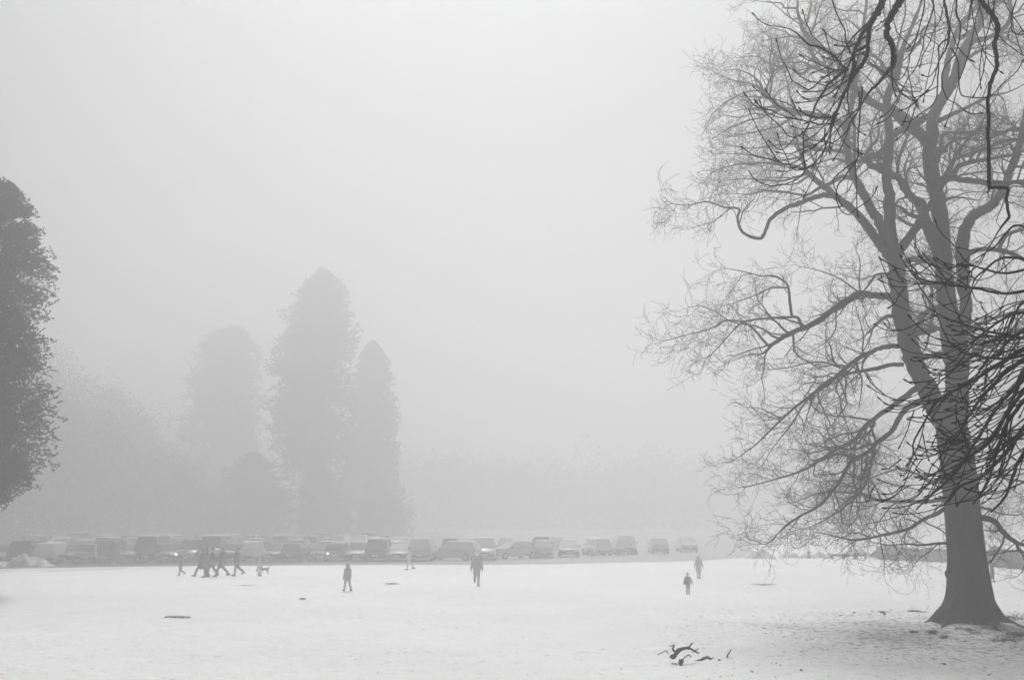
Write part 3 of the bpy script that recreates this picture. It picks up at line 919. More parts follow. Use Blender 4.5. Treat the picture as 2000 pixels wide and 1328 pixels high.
# slender hanging shoots traced from the photo
for pts in (
    [(1807, -40, 3), (1806, 0, 3), (1804, 20, 3), (1798, 45, 2.6), (1790, 75, 2.4), (1778, 105, 2.4), (1775, 125, 2.2), (1765, 148, 2), (1752, 157, 1.8), (1738, 150, 1.6)],
    [(1843, -40, 5.5), (1845, 0, 5), (1848, 25, 5), (1853, 50, 5.5), (1852, 78, 5.5), (1848, 95, 3.5), (1835, 118, 2.6), (1828, 140, 2.4), (1820, 165, 2.2), (1800, 187, 2), (1783, 203, 1.7)],
    [(1870, -40, 4.5), (1868, 0, 4.2), (1868, 25, 4), (1876, 50, 3.4), (1874, 75, 3), (1866, 105, 2.7), (1850, 125, 2.6), (1840, 145, 2.4), (1841, 170, 2.2), (1850, 193, 2), (1862, 200, 1.7)],
    [(1910, -30, 4.5), (1900, 0, 4.2), (1895, 18, 3.6), (1891, 40, 2.6)],
    [(1852, 76, 4), (1838, 85, 3), (1833, 96, 3), (1834, 115, 2.8), (1832, 150, 2.6), (1830, 185, 2.3), (1822, 205, 2), (1808, 215, 1.7)],
    [(1858, 95, 3), (1868, 112, 2.8), (1872, 130, 2.7), (1873, 155, 2.5), (1876, 182, 2.4), (1890, 190, 2.3), (1926, 191, 2), (1942, 182, 1.8), (1952, 170, 1.6)],
    [(1818, -40, 3.4), (1822, 0, 3.2), (1823, 18, 3.2), (1814, 45, 2.7), (1805, 70, 2.6), (1802, 95, 2.2), (1790, 130, 2), (1770, 160, 1.8), (1757, 190, 1.6)],
    [(1656, 137, 5.5), (1643, 125, 5), (1631, 113, 4.6), (1608, 96, 4.2), (1578, 86, 3.8), (1563, 72, 3.2), (1552, 63, 2.6), (1540, 56, 2)],
    [(1657, 137, 4), (1637, 137.5, 3.4), (1616, 134, 2.6), (1603, 127, 1.8)],
    [(1655, 137, 6.5), (1643, 143, 6), (1631, 153, 5.5), (1614, 170, 5), (1604, 187, 4.4), (1593, 205, 4), (1583, 232, 3.4), (1573, 256, 2.9), (1556, 267, 2.4), (1540, 266, 2.1), (1530, 254, 1.8)],
    [(1632, 138, 3.2), (1611, 150, 3), (1586, 173, 2.8), (1573, 173, 2.6), (1548, 158, 2.3), (1543, 147, 1.9)],
    [(1661, 105, 4), (1652, 80, 3.5), (1650, 60, 3), (1638, 36, 2.8), (1626, 3, 2.6), (1622, -30, 2)],
    [(1622, 230, 3.4), (1588, 228, 2.8), (1560, 216, 2.3), (1542, 205, 1.8)],
    [(1622, 242, 3.4), (1600, 243, 3), (1565, 235, 2.6), (1533, 228, 2.2), (1513, 219, 1.8)],
    [(1569, 262, 3), (1570, 285, 2.8), (1569, 302, 2.6), (1560, 312, 2.4), (1548, 319, 2.3), (1533, 321, 2.1), (1518, 313, 2), (1497, 299, 1.7)],
    [(1612, 250, 3), (1610, 270, 2.9), (1612, 287, 2.8), (1602, 305, 2.6), (1585, 325, 2.4), (1570, 330, 2.3), (1557, 333, 2.1), (1545, 327, 2), (1536, 306, 1.7)],
    [(1569, 300, 2.8), (1572, 325, 2.6), (1570, 338, 2.5), (1558, 349, 2.4), (1540, 358, 2.3), (1515, 363, 2.2), (1495, 361, 2.1), (1474, 350, 1.9), (1461, 332, 1.7)],
    [(1678, 178, 3.4), (1677, 215, 3), (1662, 236, 2.8), (1655, 255, 2.6), (1640, 270, 2.5), (1625, 279, 2.2), (1609, 278, 1.9)],
    [(1684, 170, 3.8), (1681, 210, 3.4), (1678, 245, 3.2), (1676, 275, 3), (1676, 302, 2.9), (1672, 315, 2.8), (1660, 330, 2.7), (1650, 346, 2.6), (1636, 364, 2.6), (1633, 385, 2.4), (1637, 400, 2.3), (1645, 414, 2.2), (1659, 420, 2), (1668, 412, 1.7)],
    [(1673, 313, 2.8), (1650, 330, 2.5), (1631, 347, 2.4), (1628, 358, 2.2), (1632, 372, 2)],
    [(1984, -30, 3.4), (1985, 0, 3.2), (1976, 28, 2.8), (1975, 50, 2.6), (1978, 62, 2.5), (1990, 68, 2.3), (2005, 67, 2)],
):
    near_limb(pts, random.uniform(-.3, .1), random.uniform(-.5, .2), 1.1, .3, .6, .3, (-.15, .1), None, 0.25, 0, .04, .16)
# the dense curtain at the right edge
SIDE = (-.55, -.12)
QL = [
    ([(2015, 676, 10), (1985, 690, 9.5), (1960, 705, 8), (1930, 725, 7), (1890, 750, 6), (1850, 770, 5), (1825, 790, 4.4), (1805, 825, 4), (1788, 855, 3.5), (1783, 875, 3), (1792, 900, 2.4)], 5.0),
    ([(2015, 697, 9), (1970, 720, 8), (1940, 750, 6.5), (1915, 780, 5.5), (1890, 815, 5), (1872, 848, 4), (1855, 870, 3.4), (1835, 893, 2.6)], 5.0),
    ([(2015, 725, 9), (1975, 765, 8), (1945, 800, 7), (1920, 840, 6), (1900, 870, 5.5), (1880, 905, 5), (1850, 940, 4.4), (1820, 965, 3.6), (1788, 996, 2.6)], 5.0),
    ([(2015, 765, 9), (1985, 800, 8), (1965, 830, 7.5), (1950, 870, 6.5), (1940, 910, 5.5), (1925, 950, 4.5), (1900, 985, 3)], 4.6),
    ([(2015, 815, 9), (1975, 870, 7.5), (1945, 905, 6.5), (1910, 935, 5.5), (1875, 950, 4.5), (1845, 985, 3)], 4.6),
    ([(2015, 860, 8), (1990, 900, 7), (1975, 940, 6), (1960, 975, 4.5), (1935, 1000, 3)], 4.0),
    ([(2015, 566, 6), (1960, 573, 5.4), (1900, 563, 4.6), (1850, 556, 4), (1835, 553, 3.8), (1800, 545, 3), (1785, 533, 2.6), (1768, 519, 2)], 2.4),
    ([(2015, 523, 5.5), (1975, 533, 5), (1950, 533, 4.6), (1920, 525, 4), (1890, 513, 3), (1875, 495, 2.4), (1865, 482, 2)], 2.4),
    ([(2015, 512, 6), (1990, 505, 5.4), (1965, 503, 5), (1945, 510, 4.4), (1920, 530, 3.6), (1903, 547, 3), (1896, 572, 2.4)], 2.6),
    ([(2015, 664, 6), (1970, 655, 5), (1920, 645, 4), (1880, 633, 3.2), (1850, 622, 2.6), (1822, 606, 2)], 3.4),
    ([(2015, 690, 6), (1960, 700, 5.4), (1905, 695, 4.4), (1880, 688, 3.6), (1855, 668, 2.8), (1840, 640, 2.4), (1829, 612, 1.9)], 3.4),
    ([(2015, 610, 6), (1975, 615, 5), (1935, 640, 4), (1905, 665, 3.4), (1880, 700, 2.6)], 4.4),
    ([(2015, 450, 5), (1985, 440, 4.4), (1965, 455, 4), (1945, 480, 3.4), (1915, 500, 2.6)], 3.2),
    ([(2015, 640, 7), (1975, 660, 6), (1950, 690, 5), (1925, 700, 4), (1880, 706, 3), (1850, 700, 2.4)], 4.4),
    ([(2015, 750, 8), (1985, 780, 7), (1955, 830, 6), (1925, 870, 5), (1895, 890, 4), (1865, 900, 3)], 4.4),
    ([(2015, 580, 6), (1990, 600, 5), (1970, 640, 4.4), (1960, 680, 3.4)], 4.4),
    ([(2015, 700, 8), (1990, 740, 7), (1975, 790, 6), (1965, 840, 5), (1960, 890, 3.6), (1950, 930, 2.8)], 4.4),
]
for pts, rate in QL:
    near_limb(pts, random.uniform(-.2, .3), random.uniform(-.9, .7), rate * 1.2, .4, .85, .05, SIDE, None, 0.2, 1, .05, .13)

# loose curtains of budded shoots: at the top they hang, at the side they reach left and turn up
tw = Tubes(CH)
for _ in range(15):
    px0 = random.uniform(1690, 1985)
    p, t = at(px0, random.uniform(-110, -20), YC + random.uniform(-.7, .7))
    d_ = (random.uniform(-.45, .25), random.uniform(-.2, .2), -1)
    r_ = random.uniform(.005, .0075)
    E_, ER_ = to_scaffold(p, d_, r_)
    tw.add(list(E_), list(ER_), 6)
    whip(tw, tuple(p), unit(d_), random.uniform(.7, 1.6), r_, .0, .16, .12)
for _ in range(34):
    p, t = at(random.uniform(2006, 2040), random.uniform(600, 960), YC + random.uniform(-.9, .7))
    d_ = (-1, random.uniform(-.3, .3), random.uniform(-.9, .2))
    r_ = random.uniform(.005, .009)
    E_, ER_ = to_scaffold(p, d_, r_)
    tw.add(list(E_), list(ER_), 6)
    whip(tw, tuple(p), unit(d_), random.uniform(.5, 1.15), r_, .05, .13, .08)
link('twigs', tw.mesh('twigs'), M_DARKBARK, bpy.data.objects['scaffold_limb'])

# ------------------------------------------------------------------ evergreens in the fog
def conifer(name, label, base, Hh, prof, n, size, seed, group=None, z0=0.0, lean=0.0, trunk_r=0.5, bare=(), rough=0.25):
    """prof: list of (height, left half-width, right half-width) in metres, from bottom to top"""
    rg = np.random.default_rng(seed)
    root = empty(name, tuple(base))
    tag(root, label, 'tree', group)
    pr = np.array(prof, float)
    hz, wl, wr = pr[:, 0], pr[:, 1], pr[:, 2]
    wmax = np.maximum(np.interp(hz, hz, wl + wr), 0.01)
    cdf = np.concatenate([[0], np.cumsum((wmax[1:] + wmax[:-1]) / 2 * np.diff(hz))])
    cdf /= cdf[-1]
    span = hz[-1] - hz[0]
    nb = int(max(120, 26 * span))                     # boughs, each carrying a ragged clump of sprays
    bz = np.interp(rg.random(nb), cdf, hz)
    bt = rg.uniform(0, 2 * math.pi, nb)
    left, right = np.interp(bz, hz, wl), np.interp(bz, hz, wr)
    bc, bh = (right - left) / 2, (right + left) / 2
    bl = bh * (1 + rough * rg.uniform(-1.0, .45, nb))
    top = rg.random(nb) < .06                        # the leader and its short top boughs
    bz = np.where(top, hz[-1] - span * rg.uniform(0, .09, nb), bz)
    bl = np.where(top, np.interp(bz, hz, (wl + wr) / 2), bl)
    bc = np.where(top, np.interp(bz, hz, (wr - wl) / 2), bc)
    per = 16                                         # sprays along each feathery shoot
    ns = n // per
    k = rg.integers(0, nb, ns)
    u = rg.beta(2.0, 1.3, ns)
    sg = (.11 * bh[k] + size * .4)
    x = bc[k] + np.cos(bt[k]) * bl[k] * u + rg.normal(0, 1, ns) * sg * .75
    y = np.sin(bt[k]) * bl[k] * u * .9 + rg.normal(0, 1, ns) * sg * .75
    z = bz[k] + bl[k] * (.22 * u - .32 * u * u) + rg.normal(0, 1, ns) * sg * .8
    sd = np.stack([np.cos(bt[k]), np.sin(bt[k]), rg.normal(.15, .5, ns)], 1) + rg.normal(0, .55, (ns, 3))
    sd /= np.linalg.norm(sd, axis=1, keepdims=True)
    q = np.tile(np.linspace(-.6, .4, per), ns)
    k = np.repeat(k, per)
    sd = np.repeat(sd, per, axis=0)
    n = ns * per
    sl = np.repeat(size * rg.uniform(2.0, 4.0, ns), per) * q
    x = np.repeat(x, per) + sd[:, 0] * sl + rg.normal(0, size * .22, n)
    y = np.repeat(y, per) + sd[:, 1] * sl + rg.normal(0, size * .22, n)
    z = np.repeat(z, per) + sd[:, 2] * sl - .25 * size * (q + .6) ** 2 + rg.normal(0, size * .22, n)
    li, ri = np.interp(z, hz, wl), np.interp(z, hz, wr)
    keep = (x < ri * 1.07 + size * .4) & (x > -li * 1.07 - size * .4)
    keep &= (z > max(hz[0] - .4, .1)) & (z < hz[-1] + size * .3)
    for (gz, gx, br) in bare:
        e = ((z - gz + .3 * (x - gx)) / br[1]) ** 2 + ((x - gx) / br[0]) ** 2
        keep &= (e > rg.uniform(.1, 1.5, n)) | (rg.random(n) < .12)
    C = np.stack([x, y, z], 1)[keep]
    th = bt[k][keep]
    m = len(C)
    D = sd[keep] + rg.normal(0, 0.55, (m, 3))
    D /= np.linalg.norm(D, axis=1, keepdims=True)
    Sd = np.cross(D, rg.normal(0, 1, (m, 3)))
    Sd /= np.linalg.norm(Sd, axis=1, keepdims=True)
    L = (size * rg.uniform(0.5, 1.2, m))[:, None]
    Wd = L * rg.uniform(0.2, 0.42, m)[:, None]
    V = np.stack([C - D * L * .5, C + Sd * Wd - D * L * .05, C + D * L * .5, C - Sd * Wd - D * L * .05], 1).reshape(-1, 3)
    F = np.arange(m * 4).reshape(m, 4)
    link('crown', mesh_np('crown', V, F, False), M_NEEDLE, root)
    tb = Tubes()
    top = hz[-1] * 0.97
    xs = lambda q: float((np.interp(q, hz, wr) - np.interp(q, hz, wl)) / 2)
    P, Rr = smooth_path([(xs(hz[0]) * .3, 0, -.2), (xs(hz[0]) * .3, 0, .8), (xs(hz[0]) * .5, 0, top * .3), (xs(top * .6), 0, top * .6), (xs(top), 0, top)],
                        [trunk_r * 1.4, trunk_r, trunk_r * .8, trunk_r * .5, .05], 4, 0.03)
    tb.add(list(P), list(Rr), 10)
    link('trunk', tb.mesh('trunk'), M_BARK, root)
    return root


def from_outline(cxpx, Y, rows):
    """rows of (py, left px, right px) -> base point and profile in metres"""
    b, t = at(cxpx, 1015, Y)
    base = (b[0], Y, 0.0)
    prof = []
    for py, l, r in rows:
        a, _ = at(l, py, Y)
        c, _ = at(r, py, Y)
        prof.append((c[2], b[0] - a[0], c[0] - b[0]))
    prof.sort()
    return base, prof


b, pr = from_outline(-28, 46, [(py, l - 10, r - 8) for py, l, r in (
    (357, 24, 30), (365, 8, 38), (385, -20, 50), (400, -40, 62), (420, -65, 76), (440, -85, 80), (460, -100, 88), (490, -120, 99), (540, -135, 102), (575, -135, 98),
    (602, -130, 82), (622, -140, 86), (645, -150, 102), (670, -155, 108), (700, -150, 96), (716, -150, 88), (735, -160, 97), (765, -165, 107),
    (805, -165, 111), (850, -165, 109), (885, -155, 100), (910, -150, 86), (930, -140, 72), (950, -120, 55), (970, -100, 35), (990, -80, 12), (1002, -60, -5))])
conifer('conifer', 'nearest and darkest evergreen, a dense column cut by the left edge of the view', b, 22, pr, 280000, .11, 11, None, trunk_r=.45,
        bare=((9.8, 1.2, (.7, .25)), (6.5, .3, (.8, .3)), (14.2, 1.0, (.9, .3))))
b, pr = from_outline(618, 190, [(527, 630, 634), (540, 615, 650), (555, 598, 668), (575, 578, 680), (600, 560, 688), (630, 552, 700), (655, 550, 706), (672, 545, 698), (690, 528, 694), (715, 526, 690),
                                (735, 538, 690), (752, 540, 690), (772, 526, 692), (805, 520, 694), (840, 524, 694), (875, 532, 692), (905, 545, 690), (940, 565, 690), (980, 580, 692), (1020, 580, 690), (1052, 590, 680)])
conifer('conifer', 'tallest of the evergreens in the fog, with a tapering pointed top', b, 38, pr, 150000, .48, 12, 'evergreens behind the car park', trunk_r=.9,
        bare=((11, -3.5, (1.6, 2.6)), (13, 2.6, (2.0, 2.0)), (6.5, -2.8, (1.2, 2.0))))
b, pr = from_outline(727, 205, [(667, 725, 732), (680, 716, 742), (695, 706, 752), (720, 692, 772), (742, 682, 770), (762, 680, 766), (785, 676, 780), (825, 674, 782), (860, 672, 780), (900, 676, 777), (940, 672, 785),
                                (970, 670, 799), (1000, 668, 806), (1030, 672, 805), (1050, 690, 794)])
conifer('conifer', 'narrow evergreen with a spire top on the right flank of the tallest one', b, 29, pr, 95000, .48, 13, 'evergreens behind the car park', trunk_r=.7)
b, pr = from_outline(446, 245, [(640, 450, 470), (655, 405, 488), (672, 392, 500), (690, 382, 508), (720, 372, 511), (770, 366, 512), (800, 362, 515), (830, 352, 510), (855, 352, 505), (870, 378, 515), (900, 392, 522),
                                (940, 384, 515), (960, 392, 505), (1000, 408, 500), (1035, 420, 490)])
conifer('conifer', 'palest evergreen of the middle group with a blunt ragged double top', b, 34, pr, 110000, .55, 14, 'evergreens behind the car park', trunk_r=.8)
b, pr = from_outline(492, 180, [(885, 488, 500), (900, 462, 535), (918, 440, 545), (945, 424, 568), (970, 432, 572), (1000, 418, 570), (1020, 410, 585), (1040, 420, 585)])
conifer('evergreen_tree', 'low dark bushy evergreen at the feet of the palest evergreen', b, 10, pr, 30000, .45, 15, 'evergreens behind the car park', trunk_r=.35, rough=.6)
b, pr = from_outline(620, 178, [(925, 596, 640), (950, 588, 655), (985, 580, 662), (1020, 585, 668), (1050, 590, 655)])
conifer('evergreen_tree', 'dark shrubby evergreen under the tallest evergreen', b, 8, pr, 24000, .45, 16, 'evergreens behind the car park', trunk_r=.3, rough=.6)
b, pr = from_outline(735, 184, [(935, 720, 745), (960, 705, 765), (990, 700, 785), (1025, 700, 795), (1052, 705, 785)])
conifer('evergreen_tree', 'loose shrubby evergreen at the right end of the middle group', b, 7, pr, 15000, .4, 17, 'evergreens behind the car park', trunk_r=.25)
# ghost trees further back
for i, (px, Y, top, hw, lab) in enumerate((
        (222, 275, 760, 85, 'ghostly broad tree in the fog between the left conifer and the middle group'),
        (-60, 190, 620, 120, 'dim tree mostly hidden behind the dark left conifer'),
        (1690, 230, 780, 130, 'dim tree in the fog close behind the big trunk on its left'),
        (1960, 200, 720, 150, 'dim tree in the fog behind the chestnut branches at the right'))):
    rows = [(top, px - 6, px + 6), (top + 25, px - hw * .5, px + hw * .45), (top + 70, px - hw * .85, px + hw * .8), (top + 120, px - hw, px + hw), (930, px - hw * .95, px + hw), (980, px - hw * .85, px + hw * .9), (1022, px - hw * .7, px + hw * .75)]
    b, pr = from_outline(px, Y, rows)
    conifer('foggy_tree', lab, b, 20, pr, 9000, 1.2, 30 + i, 'trees fading into the fog', trunk_r=.35, rough=.6)


def wood(label, n, xr, yr, hmean, size, seed, keep=None, fade=.7, taper=None):
    """a wood that reads as one mass: sprays filling a strip of ground up to an uneven canopy"""
    rg = np.random.default_rng(seed)
    x, y = rg.uniform(*xr, n), rg.uniform(*yr, n)
    if keep is not None:
        k = keep(x, y)
        x, y = x[k], y[k]
        n = len(x)
    h = hmean * (1 + .7 * vnoise(x, y, .09, 21) + .4 * vnoise(x, y, .3, 22))
    if taper is not None: h = h * taper(x)
    z = h * rg.random(n) ** fade
    C = np.stack([x, y, z], 1)
    D = rg.normal(0, 1, (n, 3)); D /= np.linalg.norm(D, axis=1, keepdims=True)
    Sd = np.cross(D, rg.normal(0, 1, (n, 3))); Sd /= np.linalg.norm(Sd, axis=1, keepdims=True)
    V = np.stack([C - D * size, C + Sd * .6 * size, C + D * size, C - Sd * .6 * size], 1).reshape(-1, 3)
    o = link('wood', mesh_np('wood', V, np.arange(4 * n).reshape(n, 4), False), M_NEEDLE)
    tag(o, label, kind='stuff')


wood('far-off wood lost in the fog along the horizon', 160000, (-230, 230), (300, 360), 21, .55, 5, None, .8)
wood('dim belt of trees dissolving into the fog behind the cars at the far left', 260000, (-170, -48), (175, 240), 27, .3, 8,
     None, .8, lambda x: np.clip((-38 - x) / 45, .3, 1))
wood('unseen wood added beside and behind the viewpoint to darken the fog', 52000, (-75, 66), (-45, 95), 31, 1.4, 6,  # added out of view to shade the fog towards the edges
     lambda x, y: ((x < -.54 * y - 5) | (x > .54 * y + 5) | (y < -12)) & (np.hypot(x, y) > 14) & (np.hypot(x, y * .8) < 78))


def hedge(name, label, pts, h, wd, n, seed, size=.28):
    rg = np.random.default_rng(seed)
    pts = np.array([p[:2] for p in pts], float)
    d = np.concatenate([[0], np.cumsum(np.hypot(*(np.diff(pts, axis=0).T)))])
    u = rg.random(n) * d[-1]
    cx, cy = np.interp(u, d, pts[:, 0]), np.interp(u, d, pts[:, 1])
    top = h * (1 + .35 * vnoise(u, u * 0, .5, seed) + .2 * vnoise(u, u * 0, 1.7, seed + 1)) * np.minimum(1, .5 + np.minimum(u, d[-1] - u) / 1.2)
    a = rg.uniform(0, math.pi, n)
    C = np.stack([cx + rg.normal(0, .15, n), cy + np.cos(a) * wd / 2, top * np.abs(np.sin(a)) ** .5 * rg.uniform(.35, 1, n) ** .5], 1)
    D = rg.normal(0, 1, (n, 3)); D /= np.linalg.norm(D, axis=1, keepdims=True)
    Sd = np.cross(D, rg.normal(0, 1, (n, 3))); Sd /= np.linalg.norm(Sd, axis=1, keepdims=True)
    L = size * rg.uniform(.5, 1, n)[:, None]
    o0 = np.array((pts[0][0], pts[0][1], 0))
    V = np.stack([C - D * L, C + Sd * L * .6, C + D * L, C - Sd * L * .6], 1).reshape(-1, 3) - o0
    o = link(name, mesh_np(name, V, np.arange(4 * n).reshape(n, 4), False), M_HEDGE)
    o.location = o0
    tag(o, label, 'hedge')
    return o


hedge('hedge', 'dark clipped hedge on the snow just right of the big trunk', [ground(px, py) for px, py in ((1938, 1106), (1980, 1110), (2030, 1114), (2120, 1118), (2250, 1120))], 1.15, 1.4, 9000, 41)
hedge('hedge', 'long low hedge in the fog behind the big tree, on its left', [ground(px, py) for px, py in ((1715, 1092), (1760, 1094), (1810, 1096), (1860, 1098), (1930, 1099))], 1.0, 1.6, 8000, 43)


# ------------------------------------------------------------------ heaps of ploughed snow
def snow_heap(label, px0, px1, py, hpx, seed):
    a, b = ground(px0, py), ground(px1, py)
    c = (a + b) / 2
    L = np.linalg.norm(b - a)
    hh = hpx * c[1] / 2000
    n, m = 26, 12
    V = []
    rg = np.random.default_rng(seed)
    off = rg.uniform(0, 50)
    for j in range(m):
        for i in range(n):
            u, v = i / (n - 1), j / (m - 1)
            env = math.sin(math.pi * min(max(u, 0), 1)) ** .6 * math.sin(math.pi * v) ** .7
            k = .65 + .9 * float(vnoise(np.array(u * L + off), np.array(v * 1.5), .9, seed)) + .7 * float(vnoise(np.array(u * L + off), np.array(v * 1.5), 2.6, seed + 3))
            V.append(((u - .5) * L, (v - .5) * 1.9 + .1 * math.sin(u * 17 + seed), max(env * hh * k * 1.35, 0) - .03))
    idx = np.arange(n * m).reshape(m, n)
    F = np.stack([idx[:-1, :-1], idx[:-1, 1:], idx[1:, 1:], idx[1:, :-1]], -1).reshape(-1, 4)
    o = link('snow_heap', mesh_np('snow_heap', V, F), M_SNOWBANK)
    o.location = (c[0], c[1], 0.03)
    tag(o, label, 'snow heap', 'ploughed snow heaps')
    return o


snow_heap('dirty double-humped snow heap before the cars at the far left', 16, 100, 1106, 25, 1)
snow_heap('lower snow heap running off the left edge of the picture', -70, 22, 1106, 14, 2)
snow_heap('lumpy snow heap at the right end of the car park', 1455, 1512, 1090, 16, 3)
snow_heap('longer low snow heap below the hanging limb tips', 1520, 1592, 1089, 10, 4)
snow_heap('snow heap in front of the low wooden rail', 1585, 1628, 1089, 14, 5)
snow_heap('small snow pile behind the left hedge by the rail', 1640, 1705, 1086, 12, 6)

# low wooden rail in the fog
rp = ground(1624, 1092)
RAIL = empty('rail_fence', (rp[0], rp[1], 0))
tag(RAIL, 'low weathered wooden rail on short posts between snow heaps left of the trunk', 'fence')


def box_mesh(name, sx, sy, sz, bev=.01, c=(0, 0, 0)):
    bm = bmesh.new()
    bmesh.ops.create_cube(bm, size=1)
    for v in bm.verts: v.co = Vector((v.co.x * sx + c[0], v.co.y * sy + c[1], v.co.z * sz + c[2]))
    if bev: bmesh.ops.bevel(bm, geom=list(bm.edges), offset=bev, segments=2, profile=.6, affect='EDGES')
    me = bpy.data.meshes.new(name)
    bm.to_mesh(me)
    bm.free()
    return me


RL = (ground(1692, 1092) - rp)[0]
link('rail', box_mesh('rail', RL, .09, .16, .015, (RL / 2, -.09, .36)), M_WOOD, RAIL)
for f in (0.02, .36, .68, .98):
    link('post', box_mesh('post', .18, .14, .55, .015, (RL * f, 0, .22)), M_WOOD, RAIL)
rp2 = ground(1580, 1090)
bo = empty('bollard', (rp2[0], rp2[1], 0))
tag(bo, 'short dark wooden post standing alone left of the low rail', 'post')
link('shaft', box_mesh('shaft', .22, .2, .62, .03, (0, 0, .28)), M_WOOD, bo)
link('cap', box_mesh('cap', .26, .24, .06, .015, (0, 0, .62)), M_SNOWCAP, bo)

# ------------------------------------------------------------------ fallen wood and litter on the snow
YB = 24.6


def stick_tube(tb, pts, Y=YB, sides=7, lift=0.0):
    P, R = [], []
    for px, py, w in pts:
        p, t = at(px, py, Y)
        r = w / 2 * t / 2000
        if p[2] < r * .3: p = ground(px, py, r * .3)
        p = p + np.array((0, 0, lift))
        P.append(p)
        R.append(r)
    P, R = smooth_path(P, R, 4, .18)
    P = np.vstack([P[0] - (P[1] - P[0]) * .02, P, P[-1] + (P[-1] - P[-2]) * .3])
    R = np.concatenate([[R[0] * .05], R, [.0008]])
    tb.add(list(P), list(R), sides)
    return P


o0 = ground(1320, 1284)
fb = empty('fallen_branch', tuple(o0))
tag(fb, 'largest fallen branch on the snow, arched and forked with bare side shoots', 'branch', 'broken wood on the snow')
tb = Tubes(o0)
stick_tube(tb, [(1311.5, 1284, 8), (1314, 1282, 10), (1318, 1279, 8), (1324, 1271.5, 9), (1332, 1267, 6.5), (1343, 1265, 5), (1356, 1270, 4), (1360, 1273, 3.5), (1364, 1275.5, 2.4)], sides=9)
link('stem', tb.mesh('stem'), M_DEADWOOD, fb)
for pts in ([(1343, 1265, 4), (1347, 1261, 3.4), (1350.5, 1257, 3), (1354, 1254.8, 2)], [(1320, 1274, 4), (1317, 1271, 4), (1314.5, 1267, 4.4), (1316, 1262, 3), (1317, 1258, 2.6)],
            [(1316.5, 1259.5, 2.6), (1311, 1261, 1.8), (1305.5, 1260, 1.3)], [(1356, 1270, 2.6), (1360.5, 1268, 2), (1364.5, 1266, 1.4)], [(1361, 1273.5, 2.2), (1367.5, 1274, 1.3)], [(1355, 1270.5, 2), (1352, 1274.5, 1.2)]):
    tb = Tubes(o0)
    stick_tube(tb, pts)
    link('shoot', tb.mesh('shoot'), M_DEADWOOD, fb)


def loose(name, label, cat, pts, Y, extra=()):
    c = ground(pts[0][0], max(p[1] for p in pts))
    tb = Tubes(c)
    stick_tube(tb, pts, c[1], 8)
    for e in extra: stick_tube(tb, e, c[1], 6)
    o = link(name, tb.mesh(name), M_DEADWOOD)
    o.location = c
    tag(o, label, cat, 'broken wood on the snow')


loose('fallen_twig', 'thin bent twig at the left end of the broken wood', 'twig', [(1284, 1278, 1.6), (1290, 1275, 1.8), (1296, 1272.5, 2), (1300.5, 1270.8, 2), (1303, 1272, 1.8), (1306, 1275.5, 1.6)], YB)
loose('fallen_twig', 'hooked twig lying between the arched branch and the thick log', 'twig', [(1333.5, 1286.5, 2), (1338, 1282.5, 2.4), (1342, 1279.5, 2.4), (1346, 1278.3, 2.6), (1348, 1280.5, 2.2), (1350.5, 1283.4, 1.8)], YB)
loose('fallen_twig', 'upright forked twig sticking out of the snow right of the log', 'twig', [(1419.3, 1285, 1.6), (1420.5, 1280, 2.6), (1423, 1276.5, 2.4), (1426, 1272, 2), (1428.5, 1266.5, 1.6)], YB,
      ([(1420.5, 1281, 1.8), (1423, 1285, 1.2)], [(1421, 1277.5, 1.8), (1420, 1276, 1.2)]))
loose('fallen_log', 'thick ragged log lying right of the arched branch', 'log', [(1355, 1291.5, 2.4), (1358, 1291, 4.4), (1365, 1290, 5.4), (1370, 1287.5, 5), (1375, 1285, 5.6), (1381.5, 1283, 6.2), (1386, 1285, 4.4), (1391, 1285, 2.2), (1394, 1283.4, 1.2)], YB,
      ([(1366, 1291, 4), (1368, 1294, 2)],))
c = ground(1330.5, 1297)
o = blob('wood_chunk', c + np.array((0, 0, .05)), .062, M_DEADWOOD, None, c, 77, .4, 2, (.95, .9, 1.2))
o.location = c
tag(o, 'stubby dark chunk of wood nearest the viewer among the broken wood', 'log', 'broken wood on the snow')
c = ground(1405, 1289)
o = blob('wood_chip', c + np.array((0, 0, .01)), .03, M_DEADWOOD, None, c, 78, .4, 2, (1.4, .9, .6))
o.location = c
tag(o, 'little dark wood chip between the log and the upright twig', 'log', 'broken wood on the snow')
c = ground(591, 1171.5)
o = blob('mole_hill', c + np.array((0, 0, .03)), .1, mat('soil', .2, .95, .4, 20), None, c, 79, .3, 3, (1.15, .8, .7))
o.location = c
tag(o, 'small lump of dark soil on the white field left of the hooded walker', 'soil lump')


